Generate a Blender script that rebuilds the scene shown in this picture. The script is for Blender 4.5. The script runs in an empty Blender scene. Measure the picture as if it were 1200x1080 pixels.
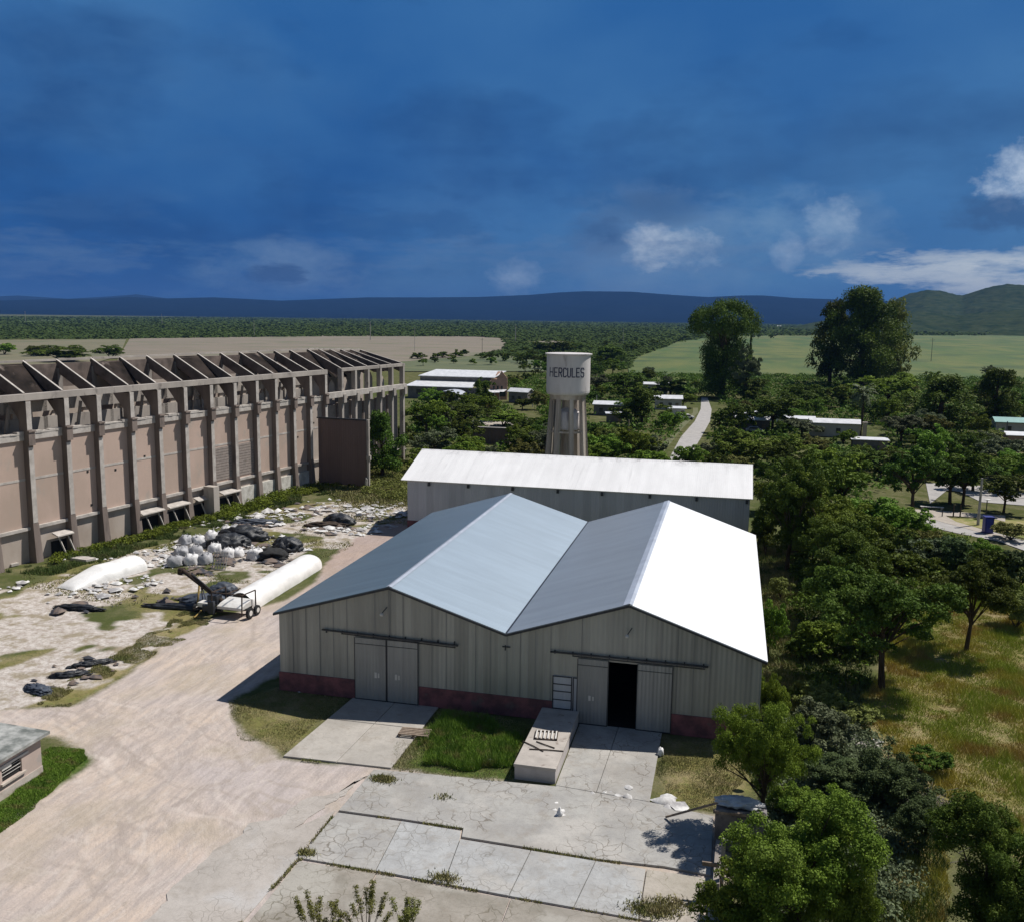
import bpy, bmesh, math, random
import numpy as np
from mathutils import Vector, noise as mnoise
rng = np.random.default_rng(7)
random.seed(7)
SC = bpy.context.scene
COL = SC.collection
PI = math.pi

# ------------------------------------------------------------------ camera model (photo pixels 1200x1080)
F, HC, PX, PY = 1090.0, 27.0, 600.0, 540.0
ROLL = math.atan(0.013)
PITCH = math.atan((PY - 372.6) * math.cos(ROLL) / F)
YAW = math.radians(13.2587)
FW = np.array([-math.sin(YAW)*math.cos(PITCH), math.cos(YAW)*math.cos(PITCH), -math.sin(PITCH)])
RT0 = np.array([math.cos(YAW), math.sin(YAW), 0.0])
UP0 = np.cross(RT0, FW)
RT = RT0*math.cos(ROLL) + UP0*math.sin(ROLL)
UP = -RT0*math.sin(ROLL) + UP0*math.cos(ROLL)
O = np.array([0, 0, HC])
def ray(x, y): return FW + RT*(x-PX)/F + UP*(PY-y)/F
def G(x, y, z=0.0):
    d = ray(x, y); return O + d*((z-HC)/d[2])
def onY(x, y, Y):
    d = ray(x, y); return O + d*(Y/d[1])
def proj(P):
    P = np.asarray(P, float)-O; z = P@FW
    return PX+F*(P@RT)/z, PY-F*(P@UP)/z, z
def htop(b, ty):
    lo, hi = 0, 300
    for _ in range(40):
        m = (lo+hi)/2
        if proj(b+np.array([0, 0, m]))[1] > ty: lo = m
        else: hi = m
    return m

# ------------------------------------------------------------------ materials
def new_mat(name):
    m = bpy.data.materials.new(name); m.use_nodes = True
    nt = m.node_tree; b = nt.nodes['Principled BSDF']
    return m, nt, b
def N(nt, t, **kw):
    n = nt.nodes.new(t)
    for k, v in kw.items():
        if k.startswith('i_'): n.inputs[k[2:].replace('_', ' ')].default_value = v
        else: setattr(n, k, v)
    return n
def L(nt, a, b): nt.links.new(a, b)
def pos_scaled(nt, sc, obj=False):
    mp = N(nt, 'ShaderNodeMapping'); mp.inputs['Scale'].default_value = sc
    if obj:
        s = N(nt, 'ShaderNodeTexCoord').outputs['Object']
    else: s = N(nt, 'ShaderNodeNewGeometry').outputs['Position']
    L(nt, s, mp.inputs['Vector']); return mp.outputs['Vector']
def noise(nt, vec, scale, detail=4, rough=.6):
    n = N(nt, 'ShaderNodeTexNoise'); n.inputs['Scale'].default_value = scale
    n.inputs['Detail'].default_value = detail; n.inputs['Roughness'].default_value = rough
    if vec is not None: L(nt, vec, n.inputs['Vector'])
    return n.outputs['Fac']
def ramp(nt, fac, lo, hi):
    r = N(nt, 'ShaderNodeMapRange'); r.clamp = True
    r.inputs['From Min'].default_value = lo; r.inputs['From Max'].default_value = hi
    L(nt, fac, r.inputs['Value']); return r.outputs['Result']
def mix(nt, fac, a, b, mode='MIX'):
    m = N(nt, 'ShaderNodeMix'); m.data_type = 'RGBA'; m.blend_type = mode
    for s, v in ((m.inputs['Factor'], fac), (m.inputs[6], a), (m.inputs[7], b)):
        if isinstance(v, (int, float)): s.default_value = v
        elif isinstance(v, tuple): s.default_value = (*v, 1) if len(v) == 3 else v
        else: L(nt, v, s)
    return m.outputs[2]
def math_(nt, op, a, b=0.0, clamp=False):
    m = N(nt, 'ShaderNodeMath'); m.operation = op; m.use_clamp = clamp
    for i, v in enumerate((a, b)):
        if isinstance(v, (int, float)): m.inputs[i].default_value = v
        else: L(nt, v, m.inputs[i])
    return m.outputs[0]
def bump(nt, b, h, strength=.4, dist=.05):
    bp = N(nt, 'ShaderNodeBump'); bp.inputs['Strength'].default_value = strength
    bp.inputs['Distance'].default_value = dist
    L(nt, h, bp.inputs['Height']); L(nt, bp.outputs['Normal'], b.inputs['Normal'])
def sep(nt, vec):
    s = N(nt, 'ShaderNodeSeparateXYZ'); L(nt, vec, s.inputs[0]); return s.outputs

def simple(name, c1, c2, scale=1.0, rough=.8, metal=0.0, bmp=.3, stretch=(1, 1, 1), detail=5, lo=.35, hi=.65, c3=None, s3=6):
    """two tones broken up by noise, optional third tone in spots"""
    m, nt, b = new_mat(name)
    v = pos_scaled(nt, stretch)
    f = noise(nt, v, scale, detail)
    c = mix(nt, ramp(nt, f, lo, hi), c1, c2)
    if c3:
        c = mix(nt, ramp(nt, noise(nt, v, s3, 6), .58, .7), c, c3)
    L(nt, c, b.inputs['Base Color'])
    b.inputs['Roughness'].default_value = rough; b.inputs['Metallic'].default_value = metal
    if rough > .78: b.inputs['Specular IOR Level'].default_value = .12 if rough < .94 else 0.0
    if bmp: bump(nt, b, noise(nt, v, scale*6, 5), bmp, .03)
    return m

def sheet(name, base, dirt, axis=1, pitch=.25, rough=.45, metal=.3, streak=(1, 1, 1), panel=1.0, pvar=.25, panel_axis=None, rust=None, bstr=.5, damt=.55):
    """corrugated sheet: bumps across axis, tone per panel, streaks of grime"""
    m, nt, b = new_mat(name)
    P = N(nt, 'ShaderNodeNewGeometry').outputs['Position']
    s = sep(nt, P)
    pa = axis if panel_axis is None else panel_axis
    fl = math_(nt, 'FLOOR', math_(nt, 'DIVIDE', s[pa], panel))
    wn = N(nt, 'ShaderNodeTexWhiteNoise'); wn.noise_dimensions = '1D'; L(nt, fl, wn.inputs['W'])
    v = pos_scaled(nt, streak)
    st = noise(nt, v, 1.0, 6, .65)
    big = noise(nt, P, .22, 4)
    c = mix(nt, math_(nt, 'MULTIPLY', ramp(nt, st, .35, .7), damt), base, dirt)
    c = mix(nt, math_(nt, 'MULTIPLY', ramp(nt, big, .4, .7), .35), c, dirt)
    k = math_(nt, 'ADD', math_(nt, 'MULTIPLY', wn.outputs['Value'], pvar), 1-pvar*.5)
    hsv = N(nt, 'ShaderNodeHueSaturation'); L(nt, c, hsv.inputs['Color']); L(nt, k, hsv.inputs['Value'])
    c = hsv.outputs['Color']
    if rust:
        r = math_(nt, 'MULTIPLY', ramp(nt, noise(nt, v, 2.3, 7, .7), .6, .75), .6)
        c = mix(nt, r, c, rust)
    L(nt, c, b.inputs['Base Color'])
    b.inputs['Roughness'].default_value = rough; b.inputs['Metallic'].default_value = metal
    w = math_(nt, 'SINE', math_(nt, 'MULTIPLY', s[axis], 2*PI/pitch))
    bump(nt, b, w, bstr, .02)
    return m

M = {}
M['col'] = simple('shade_toned_stained_pillar', (.25, .205, .18), (.155, .125, .11), .5, .9, 0, .35, (1, 1, .25), c3=(.12, .10, .09), s3=.8)  # base tone lowered to put the pillars' side shade into the colour, plus stains
M['darksheet'] = simple('dark_spotted_deck_slab', (.045, .036, .032), (.018, .016, .015), .5, .95, 0, .3, c3=(.20, .165, .145), s3=.42)  # near-black sheet with scattered paler spots
M['rafter'] = simple('shade_toned_rafter_concrete', (.20, .16, .14), (.10, .083, .075), .7, .95, 0, .3)  # shade of the rafter sides put into the base colour
M['conc'] = simple('weathered_concrete', (.42, .38, .34), (.30, .27, .245), .35, .9, 0, .35, (1, 1, .35), c3=(.17, .15, .14), s3=.9)
M['conc_dark'] = simple('stained_concrete', (.30, .27, .24), (.20, .175, .16), .5, .9, 0, .4, (1, 1, .3))
M['infill'] = simple('pink_render', (.49, .375, .315), (.41, .32, .265), .16, .95, 0, .3, (1, 1, .6), lo=.4, hi=.6, c3=(.36, .32, .28), s3=.35)
M['infill_low'] = simple('pale_render', (.47, .41, .36), (.36, .30, .255), .3, .95, 0, .3, (1, 1, .6))
M['ledge'] = simple('pale_sunlit_strip', (.52, .48, .44), (.36, .33, .30), 1.2, .9, 0, .3)
M['brickgrey'] = simple('bare_block_wall', (.33, .28, .25), (.24, .21, .19), 2.0, .95, 0, .5)
M['fw'] = sheet('weathered_wall_sheet', (.40, .395, .36), (.22, .215, .20), 0, .32, .55, .15, (1.6, 1.6, .12), 1.05, .28, bstr=.5)
M['door'] = sheet('door_sheet', (.31, .315, .31), (.18, .185, .19), 0, .25, .5, .2, (2.2, 2.2, .15), .9, .2)
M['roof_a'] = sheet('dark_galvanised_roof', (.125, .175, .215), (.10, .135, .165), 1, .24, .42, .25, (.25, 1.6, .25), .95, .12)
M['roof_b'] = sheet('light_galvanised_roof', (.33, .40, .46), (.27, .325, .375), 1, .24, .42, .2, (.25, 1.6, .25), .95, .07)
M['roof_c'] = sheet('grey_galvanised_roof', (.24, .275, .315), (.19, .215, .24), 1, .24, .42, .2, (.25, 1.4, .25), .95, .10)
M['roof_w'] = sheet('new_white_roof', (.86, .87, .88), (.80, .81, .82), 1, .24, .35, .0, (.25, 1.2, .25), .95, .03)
M['shed_roof'] = sheet('white_shed_roof', (.80, .79, .78), (.62, .61, .60), 0, .24, .5, .0, (1.6, .2, .2), .95, .05, damt=.4, bstr=.12)
M['shed_wall'] = sheet('bluish_shed_wall', (.46, .48, .53), (.33, .35, .40), 0, .3, .5, .15, (1.8, 1.8, .12), 1.0, .15)
M['red'] = simple('maroon_plinth', (.23, .095, .10), (.12, .06, .068), 1.1, .8, 0, .2, c3=(.14, .105, .10), s3=.9, lo=.4, hi=.6)
M['steel'] = simple('dark_steel', (.05, .055, .065), (.03, .033, .04), 2, .5, .5, .1)
M['rust'] = simple('rusty_steel', (.085, .062, .048), (.045, .036, .03), 2, .85, .2, .3)
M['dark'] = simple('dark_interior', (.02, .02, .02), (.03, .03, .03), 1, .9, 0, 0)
M['cap'] = simple('ridge_cap', (.50, .54, .60), (.40, .43, .48), .6, .4, .3, 0)
M['white_plastic'] = simple('white_plastic_film', (.80, .79, .77), (.66, .65, .63), .8, .4, 0, .6, (1, 1, 1), lo=.4, hi=.7)
M['bag_white'] = simple('woven_white_bag', (.72, .71, .70), (.50, .49, .49), 1.6, .7, 0, .6)
M['bag_grey'] = simple('dirty_grey_bag', (.42, .42, .43), (.27, .27, .28), 1.6, .7, 0, .6)
M['black_plastic'] = simple('black_plastic_film', (.014, .016, .02), (.05, .054, .06), 2.5, .5, 0, 1.0, lo=.5, hi=.75)
M['blue_plastic'] = simple('dark_blue_net', (.06, .075, .10), (.03, .035, .05), 3, .6, 0, .5)
M['panelbrown'] = sheet('brown_clad_wall', (.15, .105, .095), (.10, .07, .065), 0, .4, .8, 0, (1.5, 1.5, .15), 1.2, .12)
M['tank'] = simple('whitewashed_tank', (.60, .57, .56), (.50, .47, .46), .5, .85, 0, .2, (1, 1, .25), c3=(.30, .27, .26), s3=.7)
M['tank_leg'] = simple('stained_tower_leg', (.52, .47, .41), (.30, .25, .21), .6, .9, 0, .3, (1.5, 1.5, .15))
M['letter'] = simple('navy_letter_paint', (.03, .035, .07), (.10, .10, .14), 4, .8, 0, 0, lo=.5, hi=.8)
M['pink_hut'] = simple('pink_plaster', (.50, .40, .35), (.42, .34, .30), .5, .9, 0, .2, c3=(.38, .33, .30), s3=1.1)
M['pink_hut_base'] = simple('peeling_base_plaster', (.52, .47, .42), (.40, .34, .29), 1.5, .9, 0, .3)
M['hut_roof'] = simple('mossy_slab_roof', (.42, .42, .40), (.13, .14, .13), .8, .9, 0, .3, lo=.35, hi=.6)
M['white_trim'] = simple('white_painted_trim', (.62, .60, .57), (.50, .48, .45), 1.5, .7, 0, .1)
M['block'] = simple('loading_dock_top', (.46, .42, .38), (.34, .31, .28), .7, .9, 0, .25, c3=(.20, .16, .14), s3=1.6)
M['block_side'] = simple('loading_dock_side', (.48, .45, .44), (.38, .35, .34), .9, .9, 0, .2)
M['wood'] = simple('grey_weathered_wood', (.30, .24, .19), (.17, .13, .10), 3, .9, 0, .4)
M['pole'] = simple('grey_concrete_pole', (.42, .40, .37), (.32, .30, .28), 1.5, .9, 0, .2)
M['brick'] = simple('faded_brick', (.42, .27, .21), (.34, .22, .17), .6, .9, 0, .3, c3=(.25, .16, .13), s3=.9)
M['house_wall'] = simple('pale_house_wall', (.48, .45, .41), (.38, .35, .32), .6, .9, 0, .2)
M['house_dark'] = simple('dim_house_wall', (.20, .18, .17), (.13, .12, .115), .6, .9, 0, .2)
M['tin'] = simple('white_tin_roof', (.72, .72, .73), (.56, .56, .57), .8, .45, 0, .2)
M['tin_teal'] = simple('teal_tin_roof', (.16, .36, .33), (.12, .28, .26), .8, .5, 0, .2)
M['glassd'] = simple('dark_window_glass', (.02, .025, .03), (.035, .04, .05), 1, .15, 0, 0)
M['blue_paint'] = simple('blue_paint', (.02, .03, .22), (.015, .02, .14), 2, .5, 0, 0)
M['trunk'] = simple('bark', (.10, .075, .055), (.05, .038, .028), 3, .95, 0, .6, (1, 1, .3))
M['tile'] = simple('terracotta_roof', (.36, .17, .11), (.26, .13, .09), .8, .8, 0, .2)
M['white_paint'] = simple('white_machine_paint', (.70, .69, .66), (.55, .52, .48), 2, .5, 0, 0)
M['yellow_paint'] = simple('faded_yellow_paint', (.40, .27, .06), (.25, .17, .06), 3, .6, 0, 0)
M['rubber'] = simple('black_rubber', (.025, .025, .025), (.04, .04, .04), 3, .9, 0, .2)

def ridge_grime(m, ylo, yhi, col):
    nt = m.node_tree; b = nt.nodes['Principled BSDF']; src = b.inputs['Base Color'].links[0].from_socket
    P = N(nt, 'ShaderNodeNewGeometry').outputs['Position']; s = sep(nt, P)
    k = math_(nt, 'MULTIPLY', ramp(nt, s[1], ylo, yhi), ramp(nt, noise(nt, pos_scaled(nt, (.5, .25, .25)), 1.6, 7, .75), .5, .62))
    k2 = math_(nt, 'MULTIPLY', ramp(nt, noise(nt, pos_scaled(nt, (1.2, .06, .06)), 1.4, 5, .7), .58, .75), .25)
    L(nt, mix(nt, math_(nt, 'MAXIMUM', math_(nt, 'MULTIPLY', k, .55), k2), src, col), b.inputs['Base Color'])
ridge_grime(M['shed_roof'], 116.4, 118.0, (.20, .19, .18))
def leaf_mat(name, c1, c2, c3, trans=.18):
    m, nt, b = new_mat(name)
    at = N(nt, 'ShaderNodeAttribute'); at.attribute_name = 'tint'
    oi = N(nt, 'ShaderNodeObjectInfo')
    P = N(nt, 'ShaderNodeNewGeometry').outputs['Position']
    c = mix(nt, at.outputs['Fac'], c1, c2)
    c = mix(nt, math_(nt, 'MULTIPLY', ramp(nt, noise(nt, P, .25, 3), .45, .7), .6), c, c3)
    hsv = N(nt, 'ShaderNodeHueSaturation'); L(nt, c, hsv.inputs['Color'])
    L(nt, math_(nt, 'ADD', math_(nt, 'MULTIPLY', oi.outputs['Random'], .05), .475), hsv.inputs['Hue'])
    L(nt, math_(nt, 'ADD', math_(nt, 'MULTIPLY', oi.outputs['Random'], .55), .72), hsv.inputs['Value'])
    L(nt, hsv.outputs['Color'], b.inputs['Base Color'])
    b.inputs['Roughness'].default_value = .6
    b.inputs['Specular IOR Level'].default_value = .0 if 'far' in name else .06
    out = nt.nodes['Material Output']
    tr = N(nt, 'ShaderNodeBsdfTranslucent'); L(nt, hsv.outputs['Color'], tr.inputs['Color'])
    ms = N(nt, 'ShaderNodeMixShader'); ms.inputs[0].default_value = trans
    L(nt, b.outputs[0], ms.inputs[1]); L(nt, tr.outputs[0], ms.inputs[2]); L(nt, ms.outputs[0], out.inputs['Surface'])
    return m
LM = {
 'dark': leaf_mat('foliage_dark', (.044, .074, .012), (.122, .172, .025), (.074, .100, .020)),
 'mid': leaf_mat('foliage_mid', (.078, .132, .017), (.195, .275, .036), (.13, .172, .029)),
 'bright': leaf_mat('foliage_bright', (.090, .150, .018), (.22, .31, .040), (.145, .195, .03), .28),
 'grey': leaf_mat('foliage_greygreen', (.085, .105, .055), (.170, .195, .105), (.12, .14, .075)),
 'blue': leaf_mat('foliage_bluegreen', (.062, .105, .040), (.125, .185, .070), (.09, .14, .052)),
 'olive': leaf_mat('foliage_olive', (.12, .13, .035), (.22, .23, .065), (.16, .175, .045)),
}

def grass_mat(name, cols, scale=.18):
    m, nt, b = new_mat(name)
    at = N(nt, 'ShaderNodeAttribute'); at.attribute_name = 'tint'
    P = N(nt, 'ShaderNodeNewGeometry').outputs['Position']
    f = noise(nt, P, scale, 5, .6)
    c = mix(nt, ramp(nt, f, .40, .52), cols[0], cols[1])
    c = mix(nt, ramp(nt, noise(nt, P, scale*2.3, 4), .52, .62), c, cols[2])
    c = mix(nt, math_(nt, 'MULTIPLY', at.outputs['Fac'], .5), c, cols[3])
    L(nt, c, b.inputs['Base Color']); b.inputs['Roughness'].default_value = .7
    b.inputs['Specular IOR Level'].default_value = 0.0
    return m
M['g_lush'] = grass_mat('lush_grass', ((.085, .165, .028), (.145, .245, .036), (.20, .185, .07), (.20, .28, .055)), .5)
M['g_verge'] = grass_mat('verge_grass', ((.16, .18, .06), (.25, .23, .10), (.34, .29, .17), (.28, .28, .12)), .4)
M['g_dry'] = grass_mat('dry_meadow_grass', ((.39, .335, .075), (.25, .33, .048), (.33, .225, .08), (.48, .44, .11)), .13)
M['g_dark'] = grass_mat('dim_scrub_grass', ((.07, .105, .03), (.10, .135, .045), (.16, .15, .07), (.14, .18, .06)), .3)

# ------------------------------------------------------------------ mesh helpers
class MB:
    def __init__(self): self.v = []; self.f = []; self.mi = []
    def add(self, vs, fs, mi=0):
        o = len(self.v); self.v += [tuple(map(float, p)) for p in vs]
        self.f += [tuple(o+i for i in f) for f in fs]; self.mi += [mi]*len(fs)
    def box(self, x0, x1, y0, y1, z0, z1, mi=0):
        self.add([(x0,y0,z0),(x1,y0,z0),(x1,y1,z0),(x0,y1,z0),(x0,y0,z1),(x1,y0,z1),(x1,y1,z1),(x0,y1,z1)],
                 [(0,3,2,1),(4,5,6,7),(0,1,5,4),(1,2,6,5),(2,3,7,6),(3,0,4,7)], mi)
    def beam(self, a, b, w, h, up=(0,0,1), mi=0, w2=None, h2=None):
        a = Vector(a); b = Vector(b); d = (b-a).normalized(); u = Vector(up)
        s = d.cross(u)
        if s.length < 1e-4: s = d.cross(Vector((1,0,0)))
        s.normalize(); u = s.cross(d)
        w2 = w if w2 is None else w2; h2 = h if h2 is None else h2
        vs = []
        for p, ww, hh in ((a, w, h), (b, w2, h2)):
            for i, j in ((-1,-1),(1,-1),(1,1),(-1,1)): vs.append(p + s*i*ww/2 + u*j*hh/2)
        self.add(vs, [(0,1,2,3),(7,6,5,4),(0,4,5,1),(1,5,6,2),(2,6,7,3),(3,7,4,0)], mi)
    def tube(self, pts, rs, n=8, mi=0, cap=True):
        pts = [Vector(p) for p in pts]
        if isinstance(rs, (int, float)): rs = [rs]*len(pts)
        o = len(self.v); vs = []
        for i, p in enumerate(pts):
            d = (pts[min(i+1, len(pts)-1)] - pts[max(i-1, 0)]).normalized()
            s = d.cross(Vector((0,0,1)))
            if s.length < 1e-3: s = d.cross(Vector((1,0,0)))
            s.normalize(); u = s.cross(d)
            for k in range(n):
                t = 2*PI*k/n; vs.append(p + (s*math.cos(t)+u*math.sin(t))*rs[i])
        fs = []
        for i in range(len(pts)-1):
            for k in range(n):
                a = i*n+k; b = i*n+(k+1) % n; fs.append((a, b, b+n, a+n))
        if cap: fs += [tuple(range(n))[::-1], tuple((len(pts)-1)*n+k for k in range(n))]
        self.add(vs, fs, mi)
    def lathe(self, c, prof, n=32, mi=0):
        vs = []; fs = []
        for r, z in prof:
            for k in range(n):
                t = 2*PI*k/n; vs.append((c[0]+r*math.cos(t), c[1]+r*math.sin(t), c[2]+z))
        for i in range(len(prof)-1):
            for k in range(n):
                a = i*n+k; b = i*n+(k+1) % n; fs.append((a, b, b+n, a+n))
        fs += [tuple(range(n))[::-1], tuple((len(prof)-1)*n+k for k in range(n))]
        self.add(vs, fs, mi)
    def prism(self, pts, z0, z1, mi=0):
        a = sum(pts[i][0]*pts[(i+1) % len(pts)][1]-pts[(i+1) % len(pts)][0]*pts[i][1] for i in range(len(pts)))
        if a < 0: pts = pts[::-1]
        n = len(pts)
        vs = [(p[0], p[1], z0) for p in pts]+[(p[0], p[1], z1) for p in pts]
        fs = [tuple(range(n))[::-1], tuple(range(n, 2*n))]+[(i, (i+1) % n, n+(i+1) % n, n+i) for i in range(n)]
        self.add(vs, fs, mi)
    def poly_extrude(self, pts, off, mi=0):
        """planar polygon (3d points) extruded by vector"""
        n = len(pts); off = Vector(off)
        vs = [Vector(p) for p in pts]; vs += [p+off for p in vs]
        self.add(vs, [tuple(range(n))[::-1], tuple(range(n, 2*n))]+[(i, (i+1) % n, n+(i+1) % n, n+i) for i in range(n)], mi)
    def build(self, name, mats, parent=None, smooth=False, origin=None, bevel=0):
        me = bpy.data.meshes.new(name)
        vs = self.v
        if origin is not None:
            vs = [(p[0]-origin[0], p[1]-origin[1], p[2]-origin[2]) for p in vs]
        me.from_pydata(vs, [], self.f); 
        if not isinstance(mats, (list, tuple)): mats = [mats]
        for m in mats: me.materials.append(m)
        if len(mats) > 1: me.polygons.foreach_set('material_index', self.mi)
        bm = bmesh.new(); bm.from_mesh(me); bmesh.ops.recalc_face_normals(bm, faces=bm.faces); bm.to_mesh(me); bm.free()
        if smooth: me.polygons.foreach_set('use_smooth', [True]*len(me.polygons))
        o = bpy.data.objects.new(name, me); COL.objects.link(o)
        if origin is not None: o.location = origin
        if parent is not None:
            o.parent = parent
            if origin is None: o.matrix_parent_inverse = parent_mat(parent).inverted()
        if bevel:
            b = o.modifiers.new('bevel', 'BEVEL'); b.width = bevel; b.segments = 2; b.limit_method = 'ANGLE'
        return o
from mathutils import Matrix
def parent_mat(p):
    m = Matrix.LocRotScale(p.location, p.rotation_euler, p.scale)
    if p.parent is not None: m = parent_mat(p.parent) @ p.matrix_parent_inverse @ m
    return m
def tag(o, label=None, cat=None, group=None, kind=None):
    if label: o['label'] = label
    if cat: o['category'] = cat
    if group: o['group'] = group
    if kind: o['kind'] = kind
    return o
def thing(name, label, cat, loc=(0,0,0), rz=0, group=None):
    o = bpy.data.objects.new(name, None); COL.objects.link(o); o.location = tuple(map(float, loc)); o.rotation_euler = (0,0,rz)
    o.empty_display_size = .2
    return tag(o, label, cat, group)
def np_mesh(name, V, Fq, mat, tint=None, link=True):
    """fast mesh from numpy arrays; Fq (n,k) all same size faces"""
    me = bpy.data.meshes.new(name)
    n, k = Fq.shape
    me.vertices.add(len(V)); me.vertices.foreach_set('co', np.asarray(V, np.float32).ravel())
    me.loops.add(n*k); me.loops.foreach_set('vertex_index', Fq.astype(np.int32).ravel())
    me.polygons.add(n)
    me.polygons.foreach_set('loop_start', (np.arange(n)*k).astype(np.int32))
    me.update(calc_edges=True)
    if mat: me.materials.append(mat)
    if tint is not None:
        a = me.attributes.new('tint', 'FLOAT', 'POINT'); a.data.foreach_set('value', np.asarray(tint, np.float32))
    return me
def add_obj(name, me, loc=(0,0,0), rz=0, sc=(1,1,1), parent=None):
    o = bpy.data.objects.new(name, me); COL.objects.link(o)
    o.location = tuple(map(float, loc)); o.rotation_euler = (0,0,rz); o.scale = tuple(map(float, sc))
    if parent is not None: o.parent = parent
    return o
def copy_tree(o, parent=None):
    c = o.copy(); COL.objects.link(c)
    if parent is not None: c.parent = parent
    for ch in list(o.children): copy_tree(ch, c)
    return c
def inpoly(x, y, poly):
    r = np.zeros(np.shape(x), bool); n = len(poly)
    for i in range(n):
        x1, y1 = poly[i][0], poly[i][1]; x2, y2 = poly[(i+1) % n][0], poly[(i+1) % n][1]
        if y1 == y2: continue
        c = ((y1 > y) != (y2 > y)) & (x < (x2-x1)*(y-y1)/(y2-y1)+x1)
        r ^= c
    return r
def gp(*pix): return [tuple(G(x, y)[:2]) for x, y in pix]

# ------------------------------------------------------------------ camera, sun, sky
cam = bpy.data.cameras.new('camera'); co = bpy.data.objects.new('camera', cam); COL.objects.link(co)
co.matrix_world = Matrix(((RT[0], UP[0], -FW[0], 0), (RT[1], UP[1], -FW[1], 0), (RT[2], UP[2], -FW[2], HC), (0,0,0,1)))
cam.sensor_fit = 'HORIZONTAL'; cam.sensor_width = 36; cam.lens = 36*F/1200
cam.clip_start = .5; cam.clip_end = 60000
SC.camera = co
SUN = Vector((.54, .44, 1.0)).normalized()
sl = bpy.data.lights.new('sun', 'SUN'); so = bpy.data.objects.new('sun', sl); COL.objects.link(so)
sl.energy = 5.0; sl.angle = math.radians(.55); sl.color = (1, .955, .89)
so.rotation_euler = SUN.to_track_quat('Z', 'Y').to_euler(); so.location = (60, 40, 120)
SC.view_settings.view_transform = 'Standard'; SC.view_settings.look = 'None'
SC.view_settings.exposure = 0.12; SC.view_settings.gamma = 1

w = bpy.data.worlds.new('World'); SC.world = w; w.use_nodes = True
nt = w.node_tree; bg = nt.nodes['Background']
sky = N(nt, 'ShaderNodeTexSky'); sky.sky_type = 'NISHITA'; sky.sun_disc = False
sky.sun_elevation = math.asin(SUN.z); sky.sun_rotation = math.atan2(SUN.x, SUN.y)
sky.altitude = 400; sky.dust_density = .6
skyc = mix(nt, 1.0, sky.outputs['Color'], (.062, .062, .062), 'MULTIPLY')
D = N(nt, 'ShaderNodeTexCoord').outputs['Generated']
s = sep(nt, D)
az = math_(nt, 'ARCTAN2', s[0], s[1]); el = math_(nt, 'ARCSINE', s[2])
def azel(px, py):
    d = ray(px, py); d = d/np.linalg.norm(d); return math.atan2(d[0], d[1]), math.asin(d[2])
# storm base colour
cb = N(nt, 'ShaderNodeCombineXYZ'); L(nt, az, cb.inputs[0]); L(nt, el, cb.inputs[1])
AE = cb.outputs[0]
def aen(sx, sy, sc, det=5, rough=.55, off=(0,0,0), dist=0.0):
    mp = N(nt, 'ShaderNodeMapping'); mp.inputs['Scale'].default_value = (sx, sy, 1); mp.inputs['Location'].default_value = off
    L(nt, AE, mp.inputs['Vector'])
    n = N(nt, 'ShaderNodeTexNoise'); n.inputs['Scale'].default_value = sc; n.inputs['Detail'].default_value = det
    n.inputs['Roughness'].default_value = rough; n.inputs['Distortion'].default_value = dist
    L(nt, mp.outputs['Vector'], n.inputs['Vector']); return n.outputs['Fac']
low = (.014, .088, .285); top = (.026, .125, .350)
g = ramp(nt, el, .03, .34)
c = mix(nt, g, low, top)
c = mix(nt, math_(nt, 'MULTIPLY', ramp(nt, aen(1, 1.6, 3.0, 4, .5, (3, 1, 0)), .40, .66), .8), c, (.052, .175, .40))   # paler bellies
c = mix(nt, math_(nt, 'MULTIPLY', ramp(nt, aen(1, 2.2, 4.0, 5, .55, (8, 4, 0)), .48, .66), .7), c, (.010, .056, .195))  # dark bellies
rain = ramp(nt, aen(9, .5, 1.6, 4, .5, (0, 2, 0)), .45, .75)
rain = math_(nt, 'MULTIPLY', rain, ramp(nt, el, .22, .02))
rain = math_(nt, 'MULTIPLY', rain, ramp(nt, az, -.62, -.2))
c = mix(nt, math_(nt, 'MULTIPLY', rain, .7), c, (.075, .19, .39))
deck = math_(nt, 'MULTIPLY', ramp(nt, el, .14, .03), ramp(nt, aen(1, 4.2, 7, 9, .64, (2, 11, 0), .2), .49, .60))
c = mix(nt, math_(nt, 'MULTIPLY', deck, .42), c, (.095, .20, .37))
deck2 = math_(nt, 'MULTIPLY', ramp(nt, el, .24, .05), ramp(nt, aen(1, 3.0, 6, 9, .64, (7, 21, 0), .2), .52, .60))
c = mix(nt, math_(nt, 'MULTIPLY', deck2, .38), c, (.012, .058, .19))
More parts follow.
